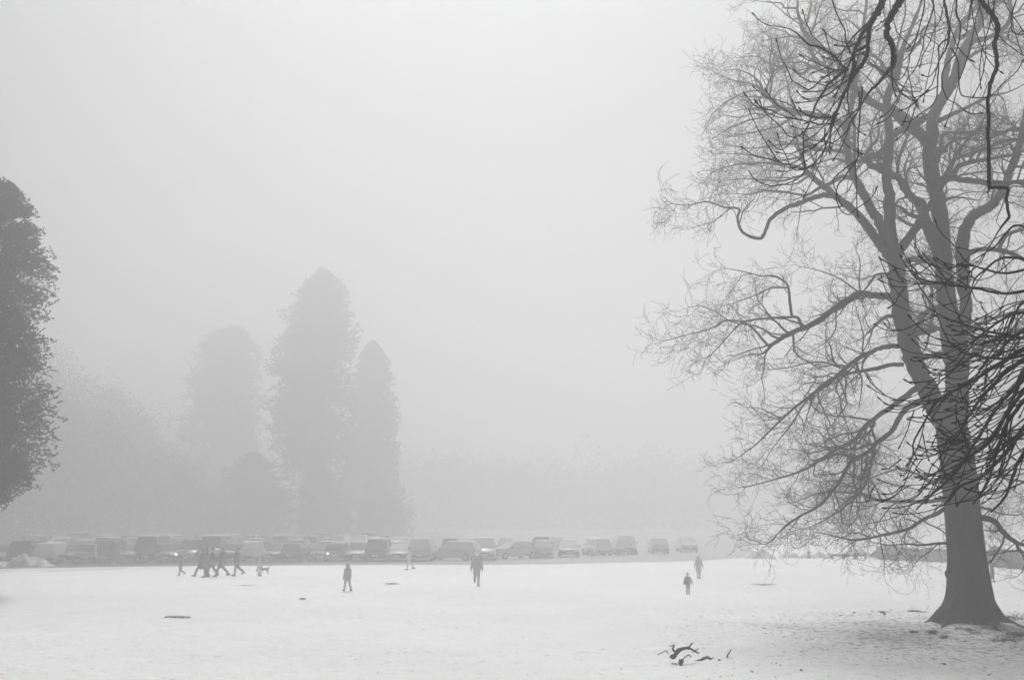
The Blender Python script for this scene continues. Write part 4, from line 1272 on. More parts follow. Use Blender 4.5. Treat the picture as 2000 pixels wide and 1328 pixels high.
def litter():
    """curled dead leaves and bits of bark scattered on the snow"""
    rg = np.random.default_rng(9)
    V, F = [], []
    spots = [(1342, 1319, 3), (1516, 1296, 4), (1522, 1300, 3), (1514, 1322, 4), (1471, 1312, 4), (1470, 1313, 3), (1425, 1323, 3), (1491, 1226, 3.5), (1496, 1237, 2.5), (1490, 1324, 2), (1643, 1202, 4), (1668, 1200, 4),
             (1728, 1201, 5), (1740, 1193, 4), (1815, 1189, 3), (1678, 1260, 3.5), (1841, 1299, 5), (1899, 1303, 3), (1707, 1322, 5), (1885, 1252, 4), (1740, 1325, 2.5), (1564, 1311, 4), (738, 1313, 3), (1813, 1170, 3)]
    for _ in range(330):
        px = 1180 + 820 * rg.random() ** .62
        py = 1180 + 148 * rg.random()
        spots.append((px, py, rg.uniform(1.0, 2.8)))
    for _ in range(60):
        spots.append((rg.uniform(0, 1300), rg.uniform(1170, 1328), rg.uniform(.8, 1.8)))
    for px, py, w in spots:
        g = ground(px, py)
        z = float(relief(g[0], g[1]))
        for q in range(2 if w > 3 else 1):
            s = w * g[1] / 2000 * rg.uniform(.7, 1.1)
            a = rg.uniform(0, 6.28)
            u = np.array((math.cos(a), math.sin(a), rg.normal(0, .15))) * s
            v = np.array((-math.sin(a), math.cos(a), rg.normal(0, .5))) * s * rg.uniform(.4, .8)
            c = g + np.array((rg.normal(0, s * .5), rg.normal(0, s), z + s * .3))
            k = len(V)
            n = np.cross(u, v) / s * rg.uniform(.2, .6)
            for p in (c - u, c + v, c + u, c - v): V.append(p + (n if rg.random() < .5 else 0))
            F.append((k, k + 1, k + 2, k + 3))
    o = link('leaf_litter', mesh_np('leaf_litter', V, F, False), M_LEAF)
    tag(o, 'curled dead leaves and bark scraps strewn on the snow', kind='stuff')


litter()


def grass_patches():
    rg = np.random.default_rng(19)
    V, F = [], []
    for px, py, wpx, hpx, n in ((346, 1206, 26, 1.5, 260), (765, 1141.5, 13, .9, 220), (1490, 1142, 26, .9, 260), (1790, 1195, 17, .8, 260), (1723, 1196, 8, 1, 90), (1800, 1213, 9, 1.2, 120),
                                (1784, 1234, 8, 1.5, 160), (1820, 1233, 12, 2.5, 240), (1845, 1243, 9, 2, 160), (1895, 1231, 12, 2, 260), (1940, 1231, 10, 2.5, 200), (1985, 1238, 22, 4, 500), (1975, 1208, 25, 6, 500), (1960, 1250, 30, 3, 260),
                                (480, 1143, 16, .7, 60), (1880, 1168, 1, 1, 4), (1935, 1178, 8, .8, 60)):
        for _ in range(n):
            g = ground(px + rg.normal(0, wpx * .45), py + rg.normal(0, hpx * .6))
            z = float(relief(g[0], g[1]))
            a = rg.uniform(0, 6.28)
            hh, w = rg.uniform(.015, .06), rg.uniform(.012, .03)
            d = np.array((math.cos(a), math.sin(a), 0))
            e = np.array((-d[1], d[0], 0))
            b0 = g + np.array((0, 0, z - .01))
            k = len(V)
            ln = d * rg.uniform(.02, .1)
            V += [b0 - e * w, b0 + e * w, b0 + e * w * .4 + ln + np.array((0, 0, hh)), b0 - e * w * .4 + ln + np.array((0, 0, hh))]
            F.append((k, k + 1, k + 2, k + 3))
    o = link('grass', mesh_np('grass', V, F, False), M_GRASS)
    tag(o, 'flattened winter grass showing through the snow', kind='stuff')


grass_patches()
# the walked-in snow clinging round the foot of the trunk
for i, (px, py, r) in enumerate(((1877, 1229, .16), (1930, 1229, .18), (1843, 1217, .14), (1905, 1236, .12), (1960, 1232, .14))):
    c = ground(px, py)
    blob('snow_clump', c, r, M_SNOWBANK, None, c, 90 + i, .4, 3, (1.3, .8, .55)).location = c
    tag(bpy.data.objects[[o.name for o in COL.objects if o.name.startswith('snow_clump')][-1]],
        ['snow clump against the middle of the trunk foot', 'snow clump between the two right-hand roots', 'snow clump on the left root of the big tree', 'low snow clump in front of the roots', 'snow clump on the far right root'][i], 'snow clump', 'snow at the foot of the big tree')

# ------------------------------------------------------------------ parked cars
KIND = {  # length, width, height, belt, bonnet end, windscreen top, roof end, rear-glass foot (fractions of length from the front)
    'hatchback': (4.0, 1.72, 1.47, .92, .24, .42, .86, .985), 'estate': (4.6, 1.78, 1.5, .92, .25, .42, .9, .985),
    'saloon': (4.5, 1.78, 1.43, .92, .25, .43, .74, .89), 'suv': (4.5, 1.86, 1.74, 1.06, .22, .36, .9, .985), 'van': (4.8, 1.9, 2.0, 1.12, .13, .27, .95, .99)}


def quad_panel(name, q, off, m, parent, inset=.06):
    """a glass panel lying just outside quad q (4 corners, ccw seen from outside)"""
    q = [Vector(p) for p in q]
    c = sum(q, Vector()) / 4
    nrm = (q[1] - q[0]).cross(q[3] - q[0]).normalized()
    q = [p + (c - p) * inset + nrm * off for p in q]
    bk = [p - nrm * (off + .03) for p in q]
    me = bpy.data.meshes.new(name)
    me.from_pydata([tuple(p) for p in q + bk], [], [(0, 1, 2, 3), (1, 0, 4, 5), (2, 1, 5, 6), (3, 2, 6, 7), (0, 3, 7, 4)])
    return link(name, me, m, parent)


def build_car(kind, paint, snow, parts=True):
    L, Wd, Ht, belt, f1, f2, f3, f4 = KIND[kind]
    root = empty('parked_car' if kind != 'van' else 'parked_van', (0, 0, 0)) if parts else None
    pm = PAINT[paint]
    M_GLASS = M_FOG_PALED_GLASS if snow and paint in ('silver', 'white') else CAR_GLASS
    bm = bmesh.new()
    hw = Wd / 2
    Y = lambda f: -L / 2 + L * f
    bon = belt - .06
    stations = [(0, .5, .80), (.03, .66, .93), (.1, bon - .1, .98), (f1, bon, 1.0), (.45, belt, 1.0), (f4 - .05 if kind == 'saloon' else .9, belt, 1.0), (.96, belt - (.1 if kind == 'saloon' else .0), .97), (1.0, belt - (.2 if kind == 'saloon' else .12), .86)]
    rings = []
    for f, zt, wk in stations:
        w = hw * wk
        ends = f in (0, 1.0)
        z0 = .34 if ends else .22
        sec = [(-w * .9, z0), (-w, z0 + .12), (-w, zt - .22), (-w * .95, zt - .06), (-w * .84, zt), (0, zt + .03), (w * .84, zt), (w * .95, zt - .06), (w, zt - .22), (w, z0 + .12), (w * .9, z0)]
        rings.append([bm.verts.new((x, Y(f), z)) for x, z in sec])
    n = len(rings[0])
    for a, b in zip(rings[:-1], rings[1:]):
        for i in range(n):
            bm.faces.new((a[i], a[(i + 1) % n], b[(i + 1) % n], b[i]))
    bm.faces.new(rings[0][::-1])
    bm.faces.new(rings[-1])
    # cabin
    wb, wt, zb = hw * .93, hw * .74, belt - .03
    ys = (Y(f1 + .005), Y(f2), Y(f3), Y(f4))
    lo = [(-wb, ys[0], zb), (wb, ys[0], zb), (wb, ys[3], zb), (-wb, ys[3], zb)]
    hi = [(-wt, ys[1], Ht - .02), (wt, ys[1], Ht - .02), (wt, ys[2], Ht - .02), (-wt, ys[2], Ht - .02)]
    bm2 = bmesh.new()
    vl = [bm2.verts.new(p) for p in lo]
    vh = [bm2.verts.new(p) for p in hi]
    bm2.faces.new(vh)
    bm2.faces.new(vl[::-1])
    for i in range(4):
        bm2.faces.new((vl[i], vl[(i + 1) % 4], vh[(i + 1) % 4], vh[i]))
    bmesh.ops.bevel(bm2, geom=list(bm2.edges), offset=.05, segments=2, profile=.6, affect='EDGES')
    tmp = bpy.data.meshes.new('t')
    bm2.to_mesh(tmp)
    bm2.free()
    bm.from_mesh(tmp)
    bpy.data.meshes.remove(tmp)
    bmesh.ops.recalc_face_normals(bm, faces=list(bm.faces))
    me = bpy.data.meshes.new('body')
    bm.to_mesh(me)
    bm.free()
    for p in me.polygons: p.use_smooth = True
    body = link('body' if parts else 'parked_car', me, pm, root)
    if not parts:
        me.materials.append(M_GLASS)
        # windows and wheels as faces of the one far-off mesh
        add = bmesh.new()
        add.from_mesh(me)
        for q in ((lo[0], lo[1], hi[1], hi[0]), (lo[2], lo[3], hi[3], hi[2]), (lo[1], lo[2], hi[2], hi[1]), (lo[3], lo[0], hi[0], hi[3])):
            qq = [Vector(p) for p in q]
            c = sum(qq, Vector()) / 4
            nn = (qq[1] - qq[0]).cross(qq[3] - qq[0]).normalized()
            f = add.faces.new([add.verts.new(p + (c - p) * .1 + nn * .012) for p in qq])
            f.material_index = 1
        for sx in (-1, 1):
            for fy in (.17, .8):
                r = bmesh.ops.create_cone(add, cap_ends=True, segments=14, radius1=.31, radius2=.31, depth=.2, matrix=Matrix.Translation((sx * (hw - .1), Y(fy), .31)) @ Matrix.Rotation(math.pi / 2, 4, 'Y'))
                for v in r['verts']:
                    for f in v.link_faces: f.material_index = 1
        if snow:
            r = bmesh.ops.create_cube(add, size=1, matrix=Matrix.Translation((0, (ys[1] + ys[2]) / 2, Ht + .02)) @ Matrix.Diagonal((wt * 1.8, (ys[2] - ys[1]) * .96, .09, 1)))
            for v in r['verts']:
                for f in v.link_faces: f.material_index = 2
            me.materials.append(M_SNOWCAP)
        add.to_mesh(me)
        add.free()
        return body
    P = 'windscreen', 'rear_window'
    quad_panel('windscreen', (lo[0], lo[1], hi[1], hi[0]), .008, M_GLASS, root, .09)
    quad_panel('rear_window', (lo[2], lo[3], hi[3], hi[2]), .008, M_GLASS, root, .1)
    for s in (1, -1):
        A, B, C, D = (lo[1], lo[2], hi[2], hi[1]) if s == 1 else (lo[0], lo[3], hi[3], hi[0])
        mix = lambda p, q, t: tuple(p[i] * (1 - t) + q[i] * t for i in range(3))
        for t0, t1 in ((.02, .5), (.52, .97)):
            q = (mix(A, B, t0), mix(A, B, t1), mix(D, C, t1), mix(D, C, t0))
            if s == -1: q = q[::-1]
            quad_panel('side_window', q, .008, M_GLASS, root, .1)
    for sx in (-1, 1):
        for fy in (.17, .8):
            b3 = bmesh.new()
            bmesh.ops.create_cone(b3, cap_ends=True, segments=20, radius1=.31, radius2=.31, depth=.2)
            bmesh.ops.bevel(b3, geom=[e for e in b3.edges if abs(e.verts[0].co.z - e.verts[1].co.z) < 1e-4], offset=.03, segments=2, affect='EDGES')
            bmesh.ops.transform(b3, matrix=Matrix.Translation((sx * (hw - .09), Y(fy), .31)) @ Matrix.Rotation(math.pi / 2, 4, 'Y'), verts=b3.verts)
            wm = bpy.data.meshes.new('wheel')
            b3.to_mesh(wm)
            b3.free()
            wheel = link('wheel', wm, M_TYRE, root)
            b3 = bmesh.new()
            bmesh.ops.create_cone(b3, cap_ends=True, segments=16, radius1=.19, radius2=.17, depth=.03, matrix=Matrix.Translation((sx * (hw + .018), Y(fy), .31)) @ Matrix.Rotation(sx * math.pi / 2, 4, 'Y'))
            wm = bpy.data.meshes.new('rim')
            b3.to_mesh(wm)
            b3.free()
            link('rim', wm, PAINT['silver'], wheel)
        link('headlight', box_mesh('headlight', .34, .1, .15, .03, (sx * hw * .66, Y(.022), .64 if kind != 'van' else .74)), M_LAMP, root)
        link('tail_light', box_mesh('tail_light', .16, .08, .3, .03, (sx * hw * .76, Y(.985), belt - .28)), M_TAIL, root)
        link('wing_mirror', box_mesh('wing_mirror', .2, .1, .14, .03, (sx * (hw + .06), Y(f1 + .07), belt + .06)), pm, root)
    link('front_bumper', box_mesh('front_bumper', Wd * .9, .16, .2, .05, (0, Y(.008), .42)), M_TRIM, root)
    link('rear_bumper', box_mesh('rear_bumper', Wd * .9, .16, .2, .05, (0, Y(.992), .42)), M_TRIM, root)
    link('grille', box_mesh('grille', Wd * .42, .06, .12, .02, (0, Y(.012), .6)), M_TRIM, root)
    link('number_plate', box_mesh('number_plate', .5, .02, .11, .004, (0, Y(.008) - .088, .43)), M_PLATE, root)
    link('number_plate', box_mesh('number_plate', .5, .02, .11, .004, (0, Y(.992) + .088, .5)), M_PLATE, root)
    if snow:
        link('snow_cover', box_mesh('snow_cover', wt * 1.85, (ys[2] - ys[1]) * .97, .1, .045, (0, (ys[1] + ys[2]) / 2, Ht + .025)), M_SNOWCAP, root)
    if snow == 2:
        link('snow_cover', box_mesh('snow_cover', hw * 1.6, L * f1 * .8, .1, .045, (0, Y(f1 * .52), belt - .045)), M_SNOWCAP, root)
    return root


_cars, _used = {}, set()


def copy_tree(o, parent=None):
    c = o.copy()
    COL.objects.link(c)
    if parent is not None: c.parent = parent
    for ch in list(o.children): copy_tree(ch, c)
    return c


def car(kind, paint, snow, x, y, rz, label, group, parts=True, lit=None):
    key = (kind, paint, snow, parts)
    if key not in _cars:
        _cars[key] = build_car(*key)
    o = _cars[key]
    if key in _used: o = copy_tree(o)
    _used.add(key)
    o.location = (x, y, 0.008)
    o.rotation_euler = (0, 0, rz)
    tag(o, label, 'van' if kind == 'van' else 'car', group)
    if lit is not None:
        hl = sorted([c for c in o.children if c.name.startswith('headlight')], key=lambda c: np.mean([v.co.x for v in c.data.vertices]))[lit]
        c_ = np.mean([v.co[:] for v in hl.data.vertices], axis=0)
        hl.data = box_mesh('headlight', .1, .1, .1, .035, tuple(c_ + np.array((0, -.09, .02))))
        hl.data.materials.append(M_LIT)
    return o


FRONT, REAR = 0.0, math.pi
ROW1 = [  # photo x, kind, paint, snow, heading, label, lit headlight
    (-48, 'saloon', 'dark', 0, FRONT, 'dark saloon half outside the left edge of the view', None),
    (-4, 'saloon', 'dark', 0, FRONT, 'dark saloon behind the low snow heap at the left edge', None),
    (44, 'suv', 'dark', 0, REAR, 'bulky dark car right behind the double-humped snow heap', None),
    (91, 'estate', 'silver', 1, REAR, 'silver estate seen from behind, just right of the double-humped snow heap', None),
    (130, 'saloon', 'dark', 0, FRONT, 'dark low car squeezed between the silver estate and the silver hatchback', None),
    (168, 'hatchback', 'silver', 0, REAR, 'silver hatchback with a big dark rear window facing the field', None),
    (207, 'suv', 'dark', 0, REAR, 'dark tall car just right of the silver hatchback', None),
    (248, 'saloon', 'grey', 0, FRONT, 'grey saloon with pale headlights facing the field', None),
    (290, 'van', 'dark', 0, REAR, 'boxy dark van with its back to the field', None),
    (325, 'hatchback', 'dark', 0, FRONT, 'dark hatchback right of the boxy dark van', None),
    (367, 'suv', 'dark', 0, FRONT, 'dark tall car with one lit headlight behind the lone small walker', 0),
    (409, 'van', 'grey', 1, FRONT, 'grey van with a snowy roof right behind the group of walkers', None),
    (441, 'saloon', 'dark', 0, REAR, 'dark saloon mostly hidden behind the walking group', None),
    (480, 'estate', 'white', 1, REAR + .35, 'white estate standing at an angle behind the last tall walker', None),
    (531, 'saloon', 'dark', 0, FRONT, 'dark saloon just right of the angled white estate', None),
    (570, 'hatchback', 'grey', 0, REAR, 'grey hatchback in the foggy front row below the dark shrubby evergreen', None),
    (626, 'saloon', 'dark', 0, FRONT, 'dark saloon with one small lit headlight left of the hooded walker', 1),
    (655, 'hatchback', 'grey', 0, REAR, 'grey hatchback directly behind the hooded walker, on the left', None),
    (695, 'estate', 'silver', 0, FRONT, 'pale estate directly behind the hooded walker, on the right', None),
    (738, 'suv', 'grey', 1, REAR, 'tall snow-topped car below the loose shrubby evergreen', None),
    (778, 'saloon', 'silver', 1, FRONT, 'pale saloon next to the faint distant walker, on the left', None),
    (822, 'suv', 'silver', 1, REAR, 'pale tall car behind and right of the faint distant walker', None),
    (884, 'estate', 'silver', 1, REAR + 1.2, 'snow-roofed estate parked broadside left of the white-hatted walker', None),
    (946, 'suv', 'silver', 1, FRONT, 'pale tall car right behind the white-hatted walker', None),
    (1003, 'saloon', 'silver', 2, FRONT - .9, 'car with thick snow on its bonnet right of the white-hatted walker', None),
    (1060, 'hatchback', 'silver', 1, REAR, 'faint pale hatchback second right of the white-hatted walker', None),
    (1112, 'saloon', 'silver', 1, FRONT, 'faint pale saloon midway along the right half of the front row', None),
    (1168, 'estate', 'white', 1, REAR + .2, 'faint white estate in the right half of the front row', None),
    (1226, 'suv', 'silver', 1, FRONT, 'faint pale tall car right of the faint white estate', None),
    (1290, 'hatchback', 'silver', 1, REAR, 'faint pale hatchback left of the walker in the knee-length coat', None),
    (1346, 'saloon', 'silver', 1, REAR, 'last faint car at the right end of the front row', None),
]
edge_a = np.array([(p[0], p[1]) for p in edge])


def edge_y(px):
    xs = [1000 + 2000 * p[0] / p[1] for p in edge_a]
    return float(np.interp(px, xs, [p[1] for p in edge_a]))


for px, kind, paint, snow, rz, label, lit in ROW1:
    y = edge_y(px) + KIND[kind][0] / 2 + 5.5 + random.uniform(-.5, .5) + max(0, px - 900) * .035
    car(kind, paint, snow, (px - 1000) / 2000 * ((y - 1.5) * CP - 2.4 * SP), y, rz + random.uniform(-.05, .05), label, 'cars in the front row of the car park', True, lit)
KS = ('hatchback', 'estate', 'saloon', 'suv', 'hatchback', 'saloon')
WORD = {'dark': 'dark', 'grey': 'grey', 'silver': 'silver', 'white': 'white'}
for row, (dy, xa, xb, rowname, parts) in enumerate(((11.5, -40, 9, 'second', True), (23, -49, 4, 'third', False), (28.5, -52, -8, 'fourth', False), (41, -60, -16, 'fifth', False), (46.5, -60, -20, 'sixth', False))):
    x = xa
    while x < xb:
        x += random.uniform(2.5, 2.9)
        if random.random() < .14: x += 2.6
        kind = random.choice(KS)
        paint = random.choices(('dark', 'grey', 'silver', 'white'), (5, 4, 3, 1.2) if x < -14 else (0, 1.2, 4, 4))[0]
        snow = 1 if random.random() < (.45 if x < -14 else .8) else 0
        y = 79 + dy + random.uniform(-.4, .4) + max(0, x + 4) * .7
        top = ', snow on its roof' if snow else ', bare roof'
        car(kind, paint, snow, x, y, random.choice((FRONT, REAR)) + random.uniform(-.04, .04),
            '%s %s in the %s row of the foggy car park%s' % (WORD[paint], kind if kind != 'suv' else 'tall car', rowname, top), 'cars in the %s row of the car park' % rowname, parts)

# ------------------------------------------------------------------ people
def chain(tb, P, R, k=10):
    P, R = [np.array(p, float) for p in P], list(R)
    d0, d1 = P[0] - P[1], P[-1] - P[-2]
    d0 /= np.linalg.norm(d0) + 1e-9
    d1 /= np.linalg.norm(d1) + 1e-9
    PP = [P[0] + d0 * R[0], P[0] + d0 * R[0] * .7] + P + [P[-1] + d1 * R[-1] * .7, P[-1] + d1 * R[-1]]
    RR_ = [R[0] * .05, R[0] * .7] + R + [R[-1] * .7, R[-1] * .05]
    tb.add(PP, RR_, k)


def fused(name, tb, voxel, m, parent, extra=None):
    """one continuous surface from overlapping limbs"""
    me = tb.mesh(name)
    if extra: extra(me)
    tmp = bpy.data.objects.new('tmp', me)
    COL.objects.link(tmp)
    md = tmp.modifiers.new('r', 'REMESH')
    md.mode = 'VOXEL'
    md.voxel_size = voxel
    sm = tmp.modifiers.new('s', 'SMOOTH')
    sm.factor, sm.iterations = .5, 3
    dg = bpy.context.evaluated_depsgraph_get()
    out = bpy.data.meshes.new_from_object(tmp.evaluated_get(dg))
    bpy.data.objects.remove(tmp)
    bpy.data.meshes.remove(me)
    out.name = name
    for p in out.polygons: p.use_smooth = True
    out.materials.clear()
    return link(name, out, m, parent)


def person(label, px, py, h, head_dir, legs, arms, coat=.47, cc='dark', tc='black', hat=None, hair='dark', group='people walking on the snow', lean=0.0, stride_left=0, fat=1.0):
    """legs: ((thigh, knee) left, right) degrees forward; arms: ((swing, spread, elbow) left, right); head_dir: heading, 0 faces the viewer"""
    g = ground(px, py)
    g[2] = float(relief(g[0], g[1]))
    root = empty('person', tuple(g), head_dir)
    tag(root, label, 'person', group)
    rad = math.radians
    hipz = .52
    pts = {}
    low = 9
    for s, (th, kn) in zip((-1, 1), legs):
        hip = np.array((s * .052, 0, hipz))
        a = rad(th)
        knee = hip + .245 * np.array((0, -math.sin(a), -math.cos(a)))
        b = rad(th - kn)
        ank = knee + .235 * np.array((0, -math.sin(b), -math.cos(b)))
        fb_ = b * .6 if kn > 25 else 0.0
        fw = np.array((0, -math.cos(fb_), -abs(math.sin(fb_)) if kn > 25 else 0))
        toe = ank + .1 * fw + np.array((0, 0, -.018))
        heel = ank + np.array((0, .02, -.022))
        pts[s] = (hip, knee, ank, toe, heel)
        low = min(low, ank[2] - .045, toe[2] - .022)
    off = np.array((0, 0, -low))
    ln = rad(lean)
    up = np.array((0, -math.sin(ln), math.cos(ln)))
    pel = np.array((0, 0, hipz)) + off
    tr = lambda u, x=0.0, y=0.0: pel + up * (u - hipz) + np.array((x, y, 0))
    V = lambda p: tuple(np.asarray(p) * h)
    body, ct, ts = Tubes(), Tubes(), Tubes()
    for s in (-1, 0, 1):
        chain(body, [V(tr(.5, s * .04)), V(tr(.6, s * .035)), V(tr(.7, s * .045)), V(tr(.79, s * .05))], [.06 * h, .056 * h, .062 * h, .05 * h])
        chain(ct, [V(tr(coat, s * .055)), V(tr(.55, s * .048)), V(tr(.62, s * .045)), V(tr(.72, s * .052)), V(tr(.79, s * .05))],
              [(.075 if coat < .45 else .066) * h * fat, .07 * h * fat, .066 * h * fat, .07 * h * fat, .058 * h], 12)
    chain(ct, [V(tr(.79, -.085)), V(tr(.815)), V(tr(.79, .085))], [.04 * h, .05 * h, .04 * h])
    chain(body, [V(tr(.8)), V(tr(.845)), V(tr(.88))], [.036 * h, .032 * h, .034 * h])
    # head: cranium, jaw, nose, ears, brow
    hd = tr(.928, 0, -.008)
    chain(body, [V(hd + (0, .012, .012)), V(hd + (0, -.006, .008))], [.058 * h, .054 * h], 14)
    chain(body, [V(hd + (0, -.012, -.012)), V(hd + (0, -.022, -.04))], [.046 * h, .03 * h], 12)
    chain(body, [V(hd + (0, -.058, .004)), V(hd + (0, -.068, -.014))], [.006 * h, .01 * h], 6)
    for s in (-1, 1):
        chain(body, [V(hd + (s * .056, .006, .008)), V(hd + (s * .057, .004, -.016))], [.01 * h, .007 * h], 6)
        sw, sp, el = arms[0 if s == -1 else 1]
        sh = tr(.795, s * .098)
        a, o_ = rad(sw), rad(sp)
        ua = np.array((s * math.sin(o_), -math.sin(a) * math.cos(o_), -math.cos(a) * math.cos(o_)))
        elb = sh + .165 * ua
        b = rad(sw + el)
        fa = np.array((s * math.sin(o_) * .6, -math.sin(b) * math.cos(o_), -math.cos(b) * math.cos(o_)))
        fa /= np.linalg.norm(fa)
        wr = elb + .145 * fa
        chain(body, [V(sh), V(elb), V(wr)], [.034 * h, .027 * h, .019 * h])
        chain(ct, [V(sh), V(sh + ua * .08), V(elb), V(elb + fa * .08), V(wr - fa * .008)], [.046 * h, .044 * h * fat, .039 * h, .036 * h, .032 * h])
        # palm, four fingers of unequal length and a thumb, slightly curled
        side = np.array((0, 1.0, 0)) if abs(fa[1]) < .8 else np.array((0, 0, 1.0))
        side = side - fa * np.dot(side, fa)
        side /= np.linalg.norm(side)
        inw = np.cross(fa, side) * (1 if np.cross(fa, side)[0] * s < 0 else -1)
        palm = wr + fa * .04
        chain(body, [V(wr + fa * .012 + side * .008), V(palm + side * .012)], [.016 * h, .017 * h], 8)
        chain(body, [V(wr + fa * .012 - side * .008), V(palm - side * .012)], [.016 * h, .017 * h], 8)
        for i, fl in enumerate((.036, .044, .048, .042)):
            r0 = palm + fa * .012 + side * (.021 - .014 * i)
            m1 = r0 + fa * fl * .55 + inw * .006
            m2 = m1 + fa * fl * .4 + inw * .014
            chain(body, [V(r0), V(m1), V(m2)], [.0068 * h, .0062 * h, .0052 * h], 6)
        t0 = wr + fa * .022 - side * .022
        chain(body, [V(t0), V(t0 + fa * .02 - side * .016 + inw * .006), V(t0 + fa * .036 - side * .018 + inw * .014)], [.0085 * h, .0075 * h, .006 * h], 6)
    boots = {}
    for s in (-1, 1):
        hip, knee, ank, toe, heel = [p + off for p in pts[s]]
        chain(body, [V(hip), V(knee), V(ank)], [.05 * h, .036 * h, .024 * h])
        chain(body, [V(heel), V(toe)], [.022 * h, .018 * h], 8)
        mid = hip * .5 + knee * .5
        chain(ts, [V(hip + (0, 0, .01)), V(mid), V(knee), V((knee + ank) / 2), V(ank + (ank - knee) * -.08)], [.062 * h, .054 * h, .043 * h, .042 * h, .034 * h], 12)
        bt = Tubes()
        chain(bt, [V(ank + (knee - ank) * .28), V(ank), V(heel + (0, 0, .004))], [.033 * h, .031 * h, .029 * h], 10)
        chain(bt, [V(heel + (0, 0, .002)), V(ank * .4 + toe * .6 + (0, 0, -.006)), V(toe)], [.029 * h, .028 * h, .022 * h], 10)
        boots[s] = bt
    chain(ts, [V(tr(.5, -.04)), V(tr(.5, .04))], [.066 * h, .066 * h])
    vx = .0062 * h
    b_ = fused('body', body, vx, M_SKIN, root)
    fused('trousers', ts, .012 * h, CL[tc], root)
    fused('coat', ct, .011 * h, CL[cc], root)
    for s in (-1, 1): fused('boot', boots[s], .009 * h, CL['black'], root)
    # eyes
    for s in (-1, 1):
        e = Tubes()
        chain(e, [V(hd + (s * .022, -.05, .006)), V(hd + (s * .022, -.054, .006))], [.0075 * h, .006 * h], 8)
        link('eye', e.mesh('eye'), CL['black'], root)
    ht = Tubes()
    if hat == 'hood':
        chain(ht, [V(hd + (0, .03, .012)), V(hd + (0, .006, .014))], [.064 * h, .071 * h], 14)
        chain(ht, [V(hd + (0, .03, .05)), V(hd + (0, .034, .078))], [.05 * h, .014 * h], 12)
        chain(ht, [V(tr(.835, 0, .012)), V(tr(.88, 0, .02))], [.066 * h, .062 * h], 12)
        fused('hood', ht, .01 * h, CL[cc], root)
    elif hat:
        chain(ht, [V(hd + (0, .014, .026)), V(hd + (0, .0, .026))], [.064 * h, .061 * h], 14)
        chain(ht, [V(hd + (0, .016, .05)), V(hd + (0, .016, .07))], [.045 * h, .02 * h], 12)
        fused('hat', ht, .01 * h, CL[hat], root)
        if hat == 'pale':
            hh = Tubes()
            chain(hh, [V(hd + (0, .03, -.005)), V(hd + (0, .03, .02))], [.054 * h, .056 * h], 12)
            fused('hair', hh, .01 * h, CL['pale'], root)
    else:
        chain(ht, [V(hd + (0, .03, -.02)), V(hd + (0, .016, .022))], [.046 * h, .06 * h], 14)
        fused('hair', ht, .01 * h, CL['black'], root)
    return root


CL = {n: mat('cloth_' + n, v, .95, .12, 30) for n, v in (('black', .07), ('dark', .12), ('mid', .22), ('grey', .38), ('light', .55), ('pale', .85))}
LEFT, RIGHT, AWAY, TOWARD = -math.pi / 2, math.pi / 2, math.pi, 0.0
person('small dark-clad walker alone at the far left, below the lit headlight', 352, 1124, 1.1, LEFT, ((12, 8), (-14, 42)), ((10, 4, 15), (-12, 4, 20)), .4, 'dark', 'dark', 'dark', group=None)
person('leading walker of the group, long dark coat, stepping out to the left', 393, 1125, 1.72, LEFT, ((-22, 12), (30, 6)), ((-24, 6, 10), (16, 6, 15)), .36, 'black', 'black', None)
person('dark-coated walker close behind the leader of the group', 401, 1127.2, 1.66, LEFT, ((8, 6), (-10, 14)), ((10, 6, 14), (-14, 6, 12)), .3, 'dark', 'dark', None)
person('walker with a flat dark hat in the middle of the group', 413, 1125, 1.70, LEFT, ((-12, 30), (22, 8)), ((-16, 10, 30), (22, 8, 40)), .4, 'dark', 'black', 'black')
person('striding dark walker at the back of the group with legs wide apart', 431, 1126, 1.74, LEFT, ((28, 10), (-30, 14)), ((-22, 5, 8), (24, 5, 18)), .4, 'black', 'dark', None)
person('tall walker in a knee-length coat following the group alone', 461, 1124.5, 1.74, LEFT, ((10, 4), (-20, 32)), ((8, 6, 6), (-10, 6, 6)), .36, 'black', 'black', None)
person('child in a pale grey coat trotting behind the others with a dog', 506, 1124.5, 1.16, LEFT, ((-4, 10), (26, 58)), ((20, 8, 30), (-34, 8, 12)), .46, 'light', 'grey', 'light')
person('hooded walker in a grey jacket alone on the white field', 678, 1155.5, 1.27, AWAY + .75, ((-16, 12), (16, 4)), ((-4, 7, 8), (6, 7, 8)), .47, 'grey', 'grey', 'hood', fat=1.12)
person('very faint distant walker before the grey cars', 799, 1113, 1.5, LEFT, ((14, 6), (-16, 24)), ((-10, 6, 8), (12, 6, 10)), .42, 'light', 'light', None)
person('walker in a grey jacket and white hat with arms held out from the sides', 931, 1145, 1.64, AWAY, ((-2, 2), (-10, 60)), ((-6, 17, 12), (6, 17, 12)), .45, 'grey', 'grey', 'pale')
person('small child in a padded jacket and woolly hat with arms held out', 1344, 1161, .93, AWAY - .2, ((5, 4), (-5, 6)), ((4, 26, 10), (0, 22, 14)), .47, 'grey', 'grey', 'grey', fat=1.2)
person('hooded figure in a knee-length pale coat beyond the small child', 1365, 1129.5, 1.28, TOWARD, ((3, 2), (-3, 4)), ((4, 20, 8), (0, 20, 8)), .33, 'light', 'light', 'hood')
person('figure in a long dark coat half hidden behind the big trunk', 1939, 1136, 1.0, RIGHT, ((6, 4), (-6, 10)), ((6, 4, 10), (-6, 4, 10)), .24, 'dark', 'dark', 'dark')

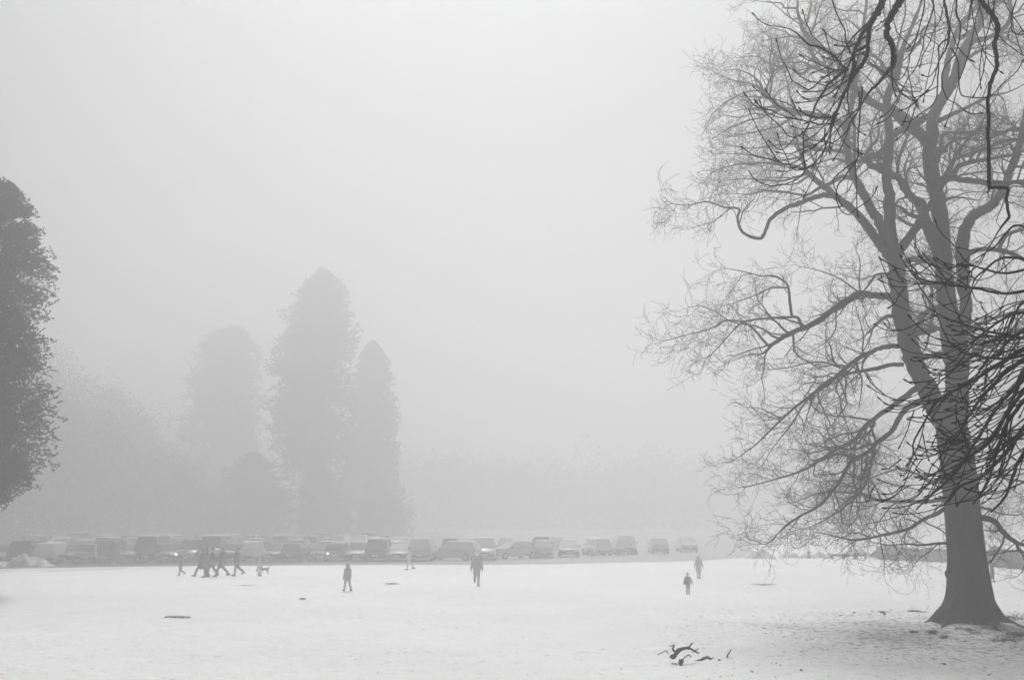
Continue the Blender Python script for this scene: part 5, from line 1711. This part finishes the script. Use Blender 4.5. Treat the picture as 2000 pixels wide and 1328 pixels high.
# pale bag at the child's shoulder
c = ground(1344, 1161)
bag = empty('rucksack', (c[0] - .075, c[1] - .11, .56))
tag(bag, 'small pale rucksack on the back of the padded-jacket child', 'bag')
link('pouch', box_mesh('pouch', .19, .1, .24, .04, (0, 0, 0)), CL['grey'], bag)
link('pocket', box_mesh('pocket', .13, .04, .12, .015, (0, -.065, -.04)), CL['mid'], bag)
link('strap', box_mesh('strap', .03, .08, .2, .008, (.06, .07, .03)), CL['dark'], bag)

# the dog on the child's lead
g = ground(517, 1120)
dog = empty('dog', tuple(g), 0)
tag(dog, 'small shaggy dog trotting behind the child in the pale grey coat', 'dog')
tb = Tubes()
chain(tb, [(-.22, 0, .30), (-.08, 0, .28), (.1, 0, .29), (.2, 0, .31)], [.085, .095, .075, .07])
chain(tb, [(-.24, 0, .34), (-.3, 0, .43)], [.055, .045])
chain(tb, [(-.31, 0, .45), (-.36, 0, .44), (-.43, 0, .415)], [.058, .05, .024])
chain(tb, [(.24, 0, .35), (.32, 0, .43), (.34, 0, .5)], [.028, .022, .012], 8)
for s in (-1, 1):
    chain(tb, [(-.29, s * .04, .49), (-.27, s * .055, .44)], [.014, .02], 6)
    chain(tb, [(-.2, s * .05, .26), (-.22 + .05 * s, s * .05, .15), (-.24 + .08 * s, s * .05, .03), (-.28 + .08 * s, s * .05, .018)], [.045, .026, .018, .018], 8)
    chain(tb, [(.17, s * .05, .28), (.12 - .05 * s, s * .05, .2), (.22 - .06 * s, s * .05, .12), (.2 - .06 * s, s * .05, .03), (.16 - .06 * s, s * .05, .018)], [.06, .038, .022, .018, .018], 8)
fused('body', tb, .012, CL['mid'], dog)
tb = Tubes()
chain(tb, [(-.255, 0, .37), (-.25, .01, .375)], [.062, .062], 10)
fused('collar', tb, .012, CL['black'], dog)

# ------------------------------------------------------------------ fog
me = box_mesh('haze', 900, 890, HAZE_TOP + 1.2, 0, (0, 5, (HAZE_TOP - 1.2) / 2))
hz = bpy.data.materials.new('haze')
hz.use_nodes = True
hn = hz.node_tree
hn.nodes.remove(hn.nodes['Principled BSDF'])
pv = hn.nodes.new('ShaderNodeVolumePrincipled')
pv.inputs['Color'].default_value = (.96, .96, .96, 1)
pv.inputs['Density'].default_value = HAZE_DENSITY
pv.inputs['Anisotropy'].default_value = 0.7
hn.links.new(pv.outputs[0], hn.nodes['Material Output'].inputs['Volume'])
o = link('haze', me, hz)
tag(o, 'thick pale winter fog over the whole field', kind='stuff')
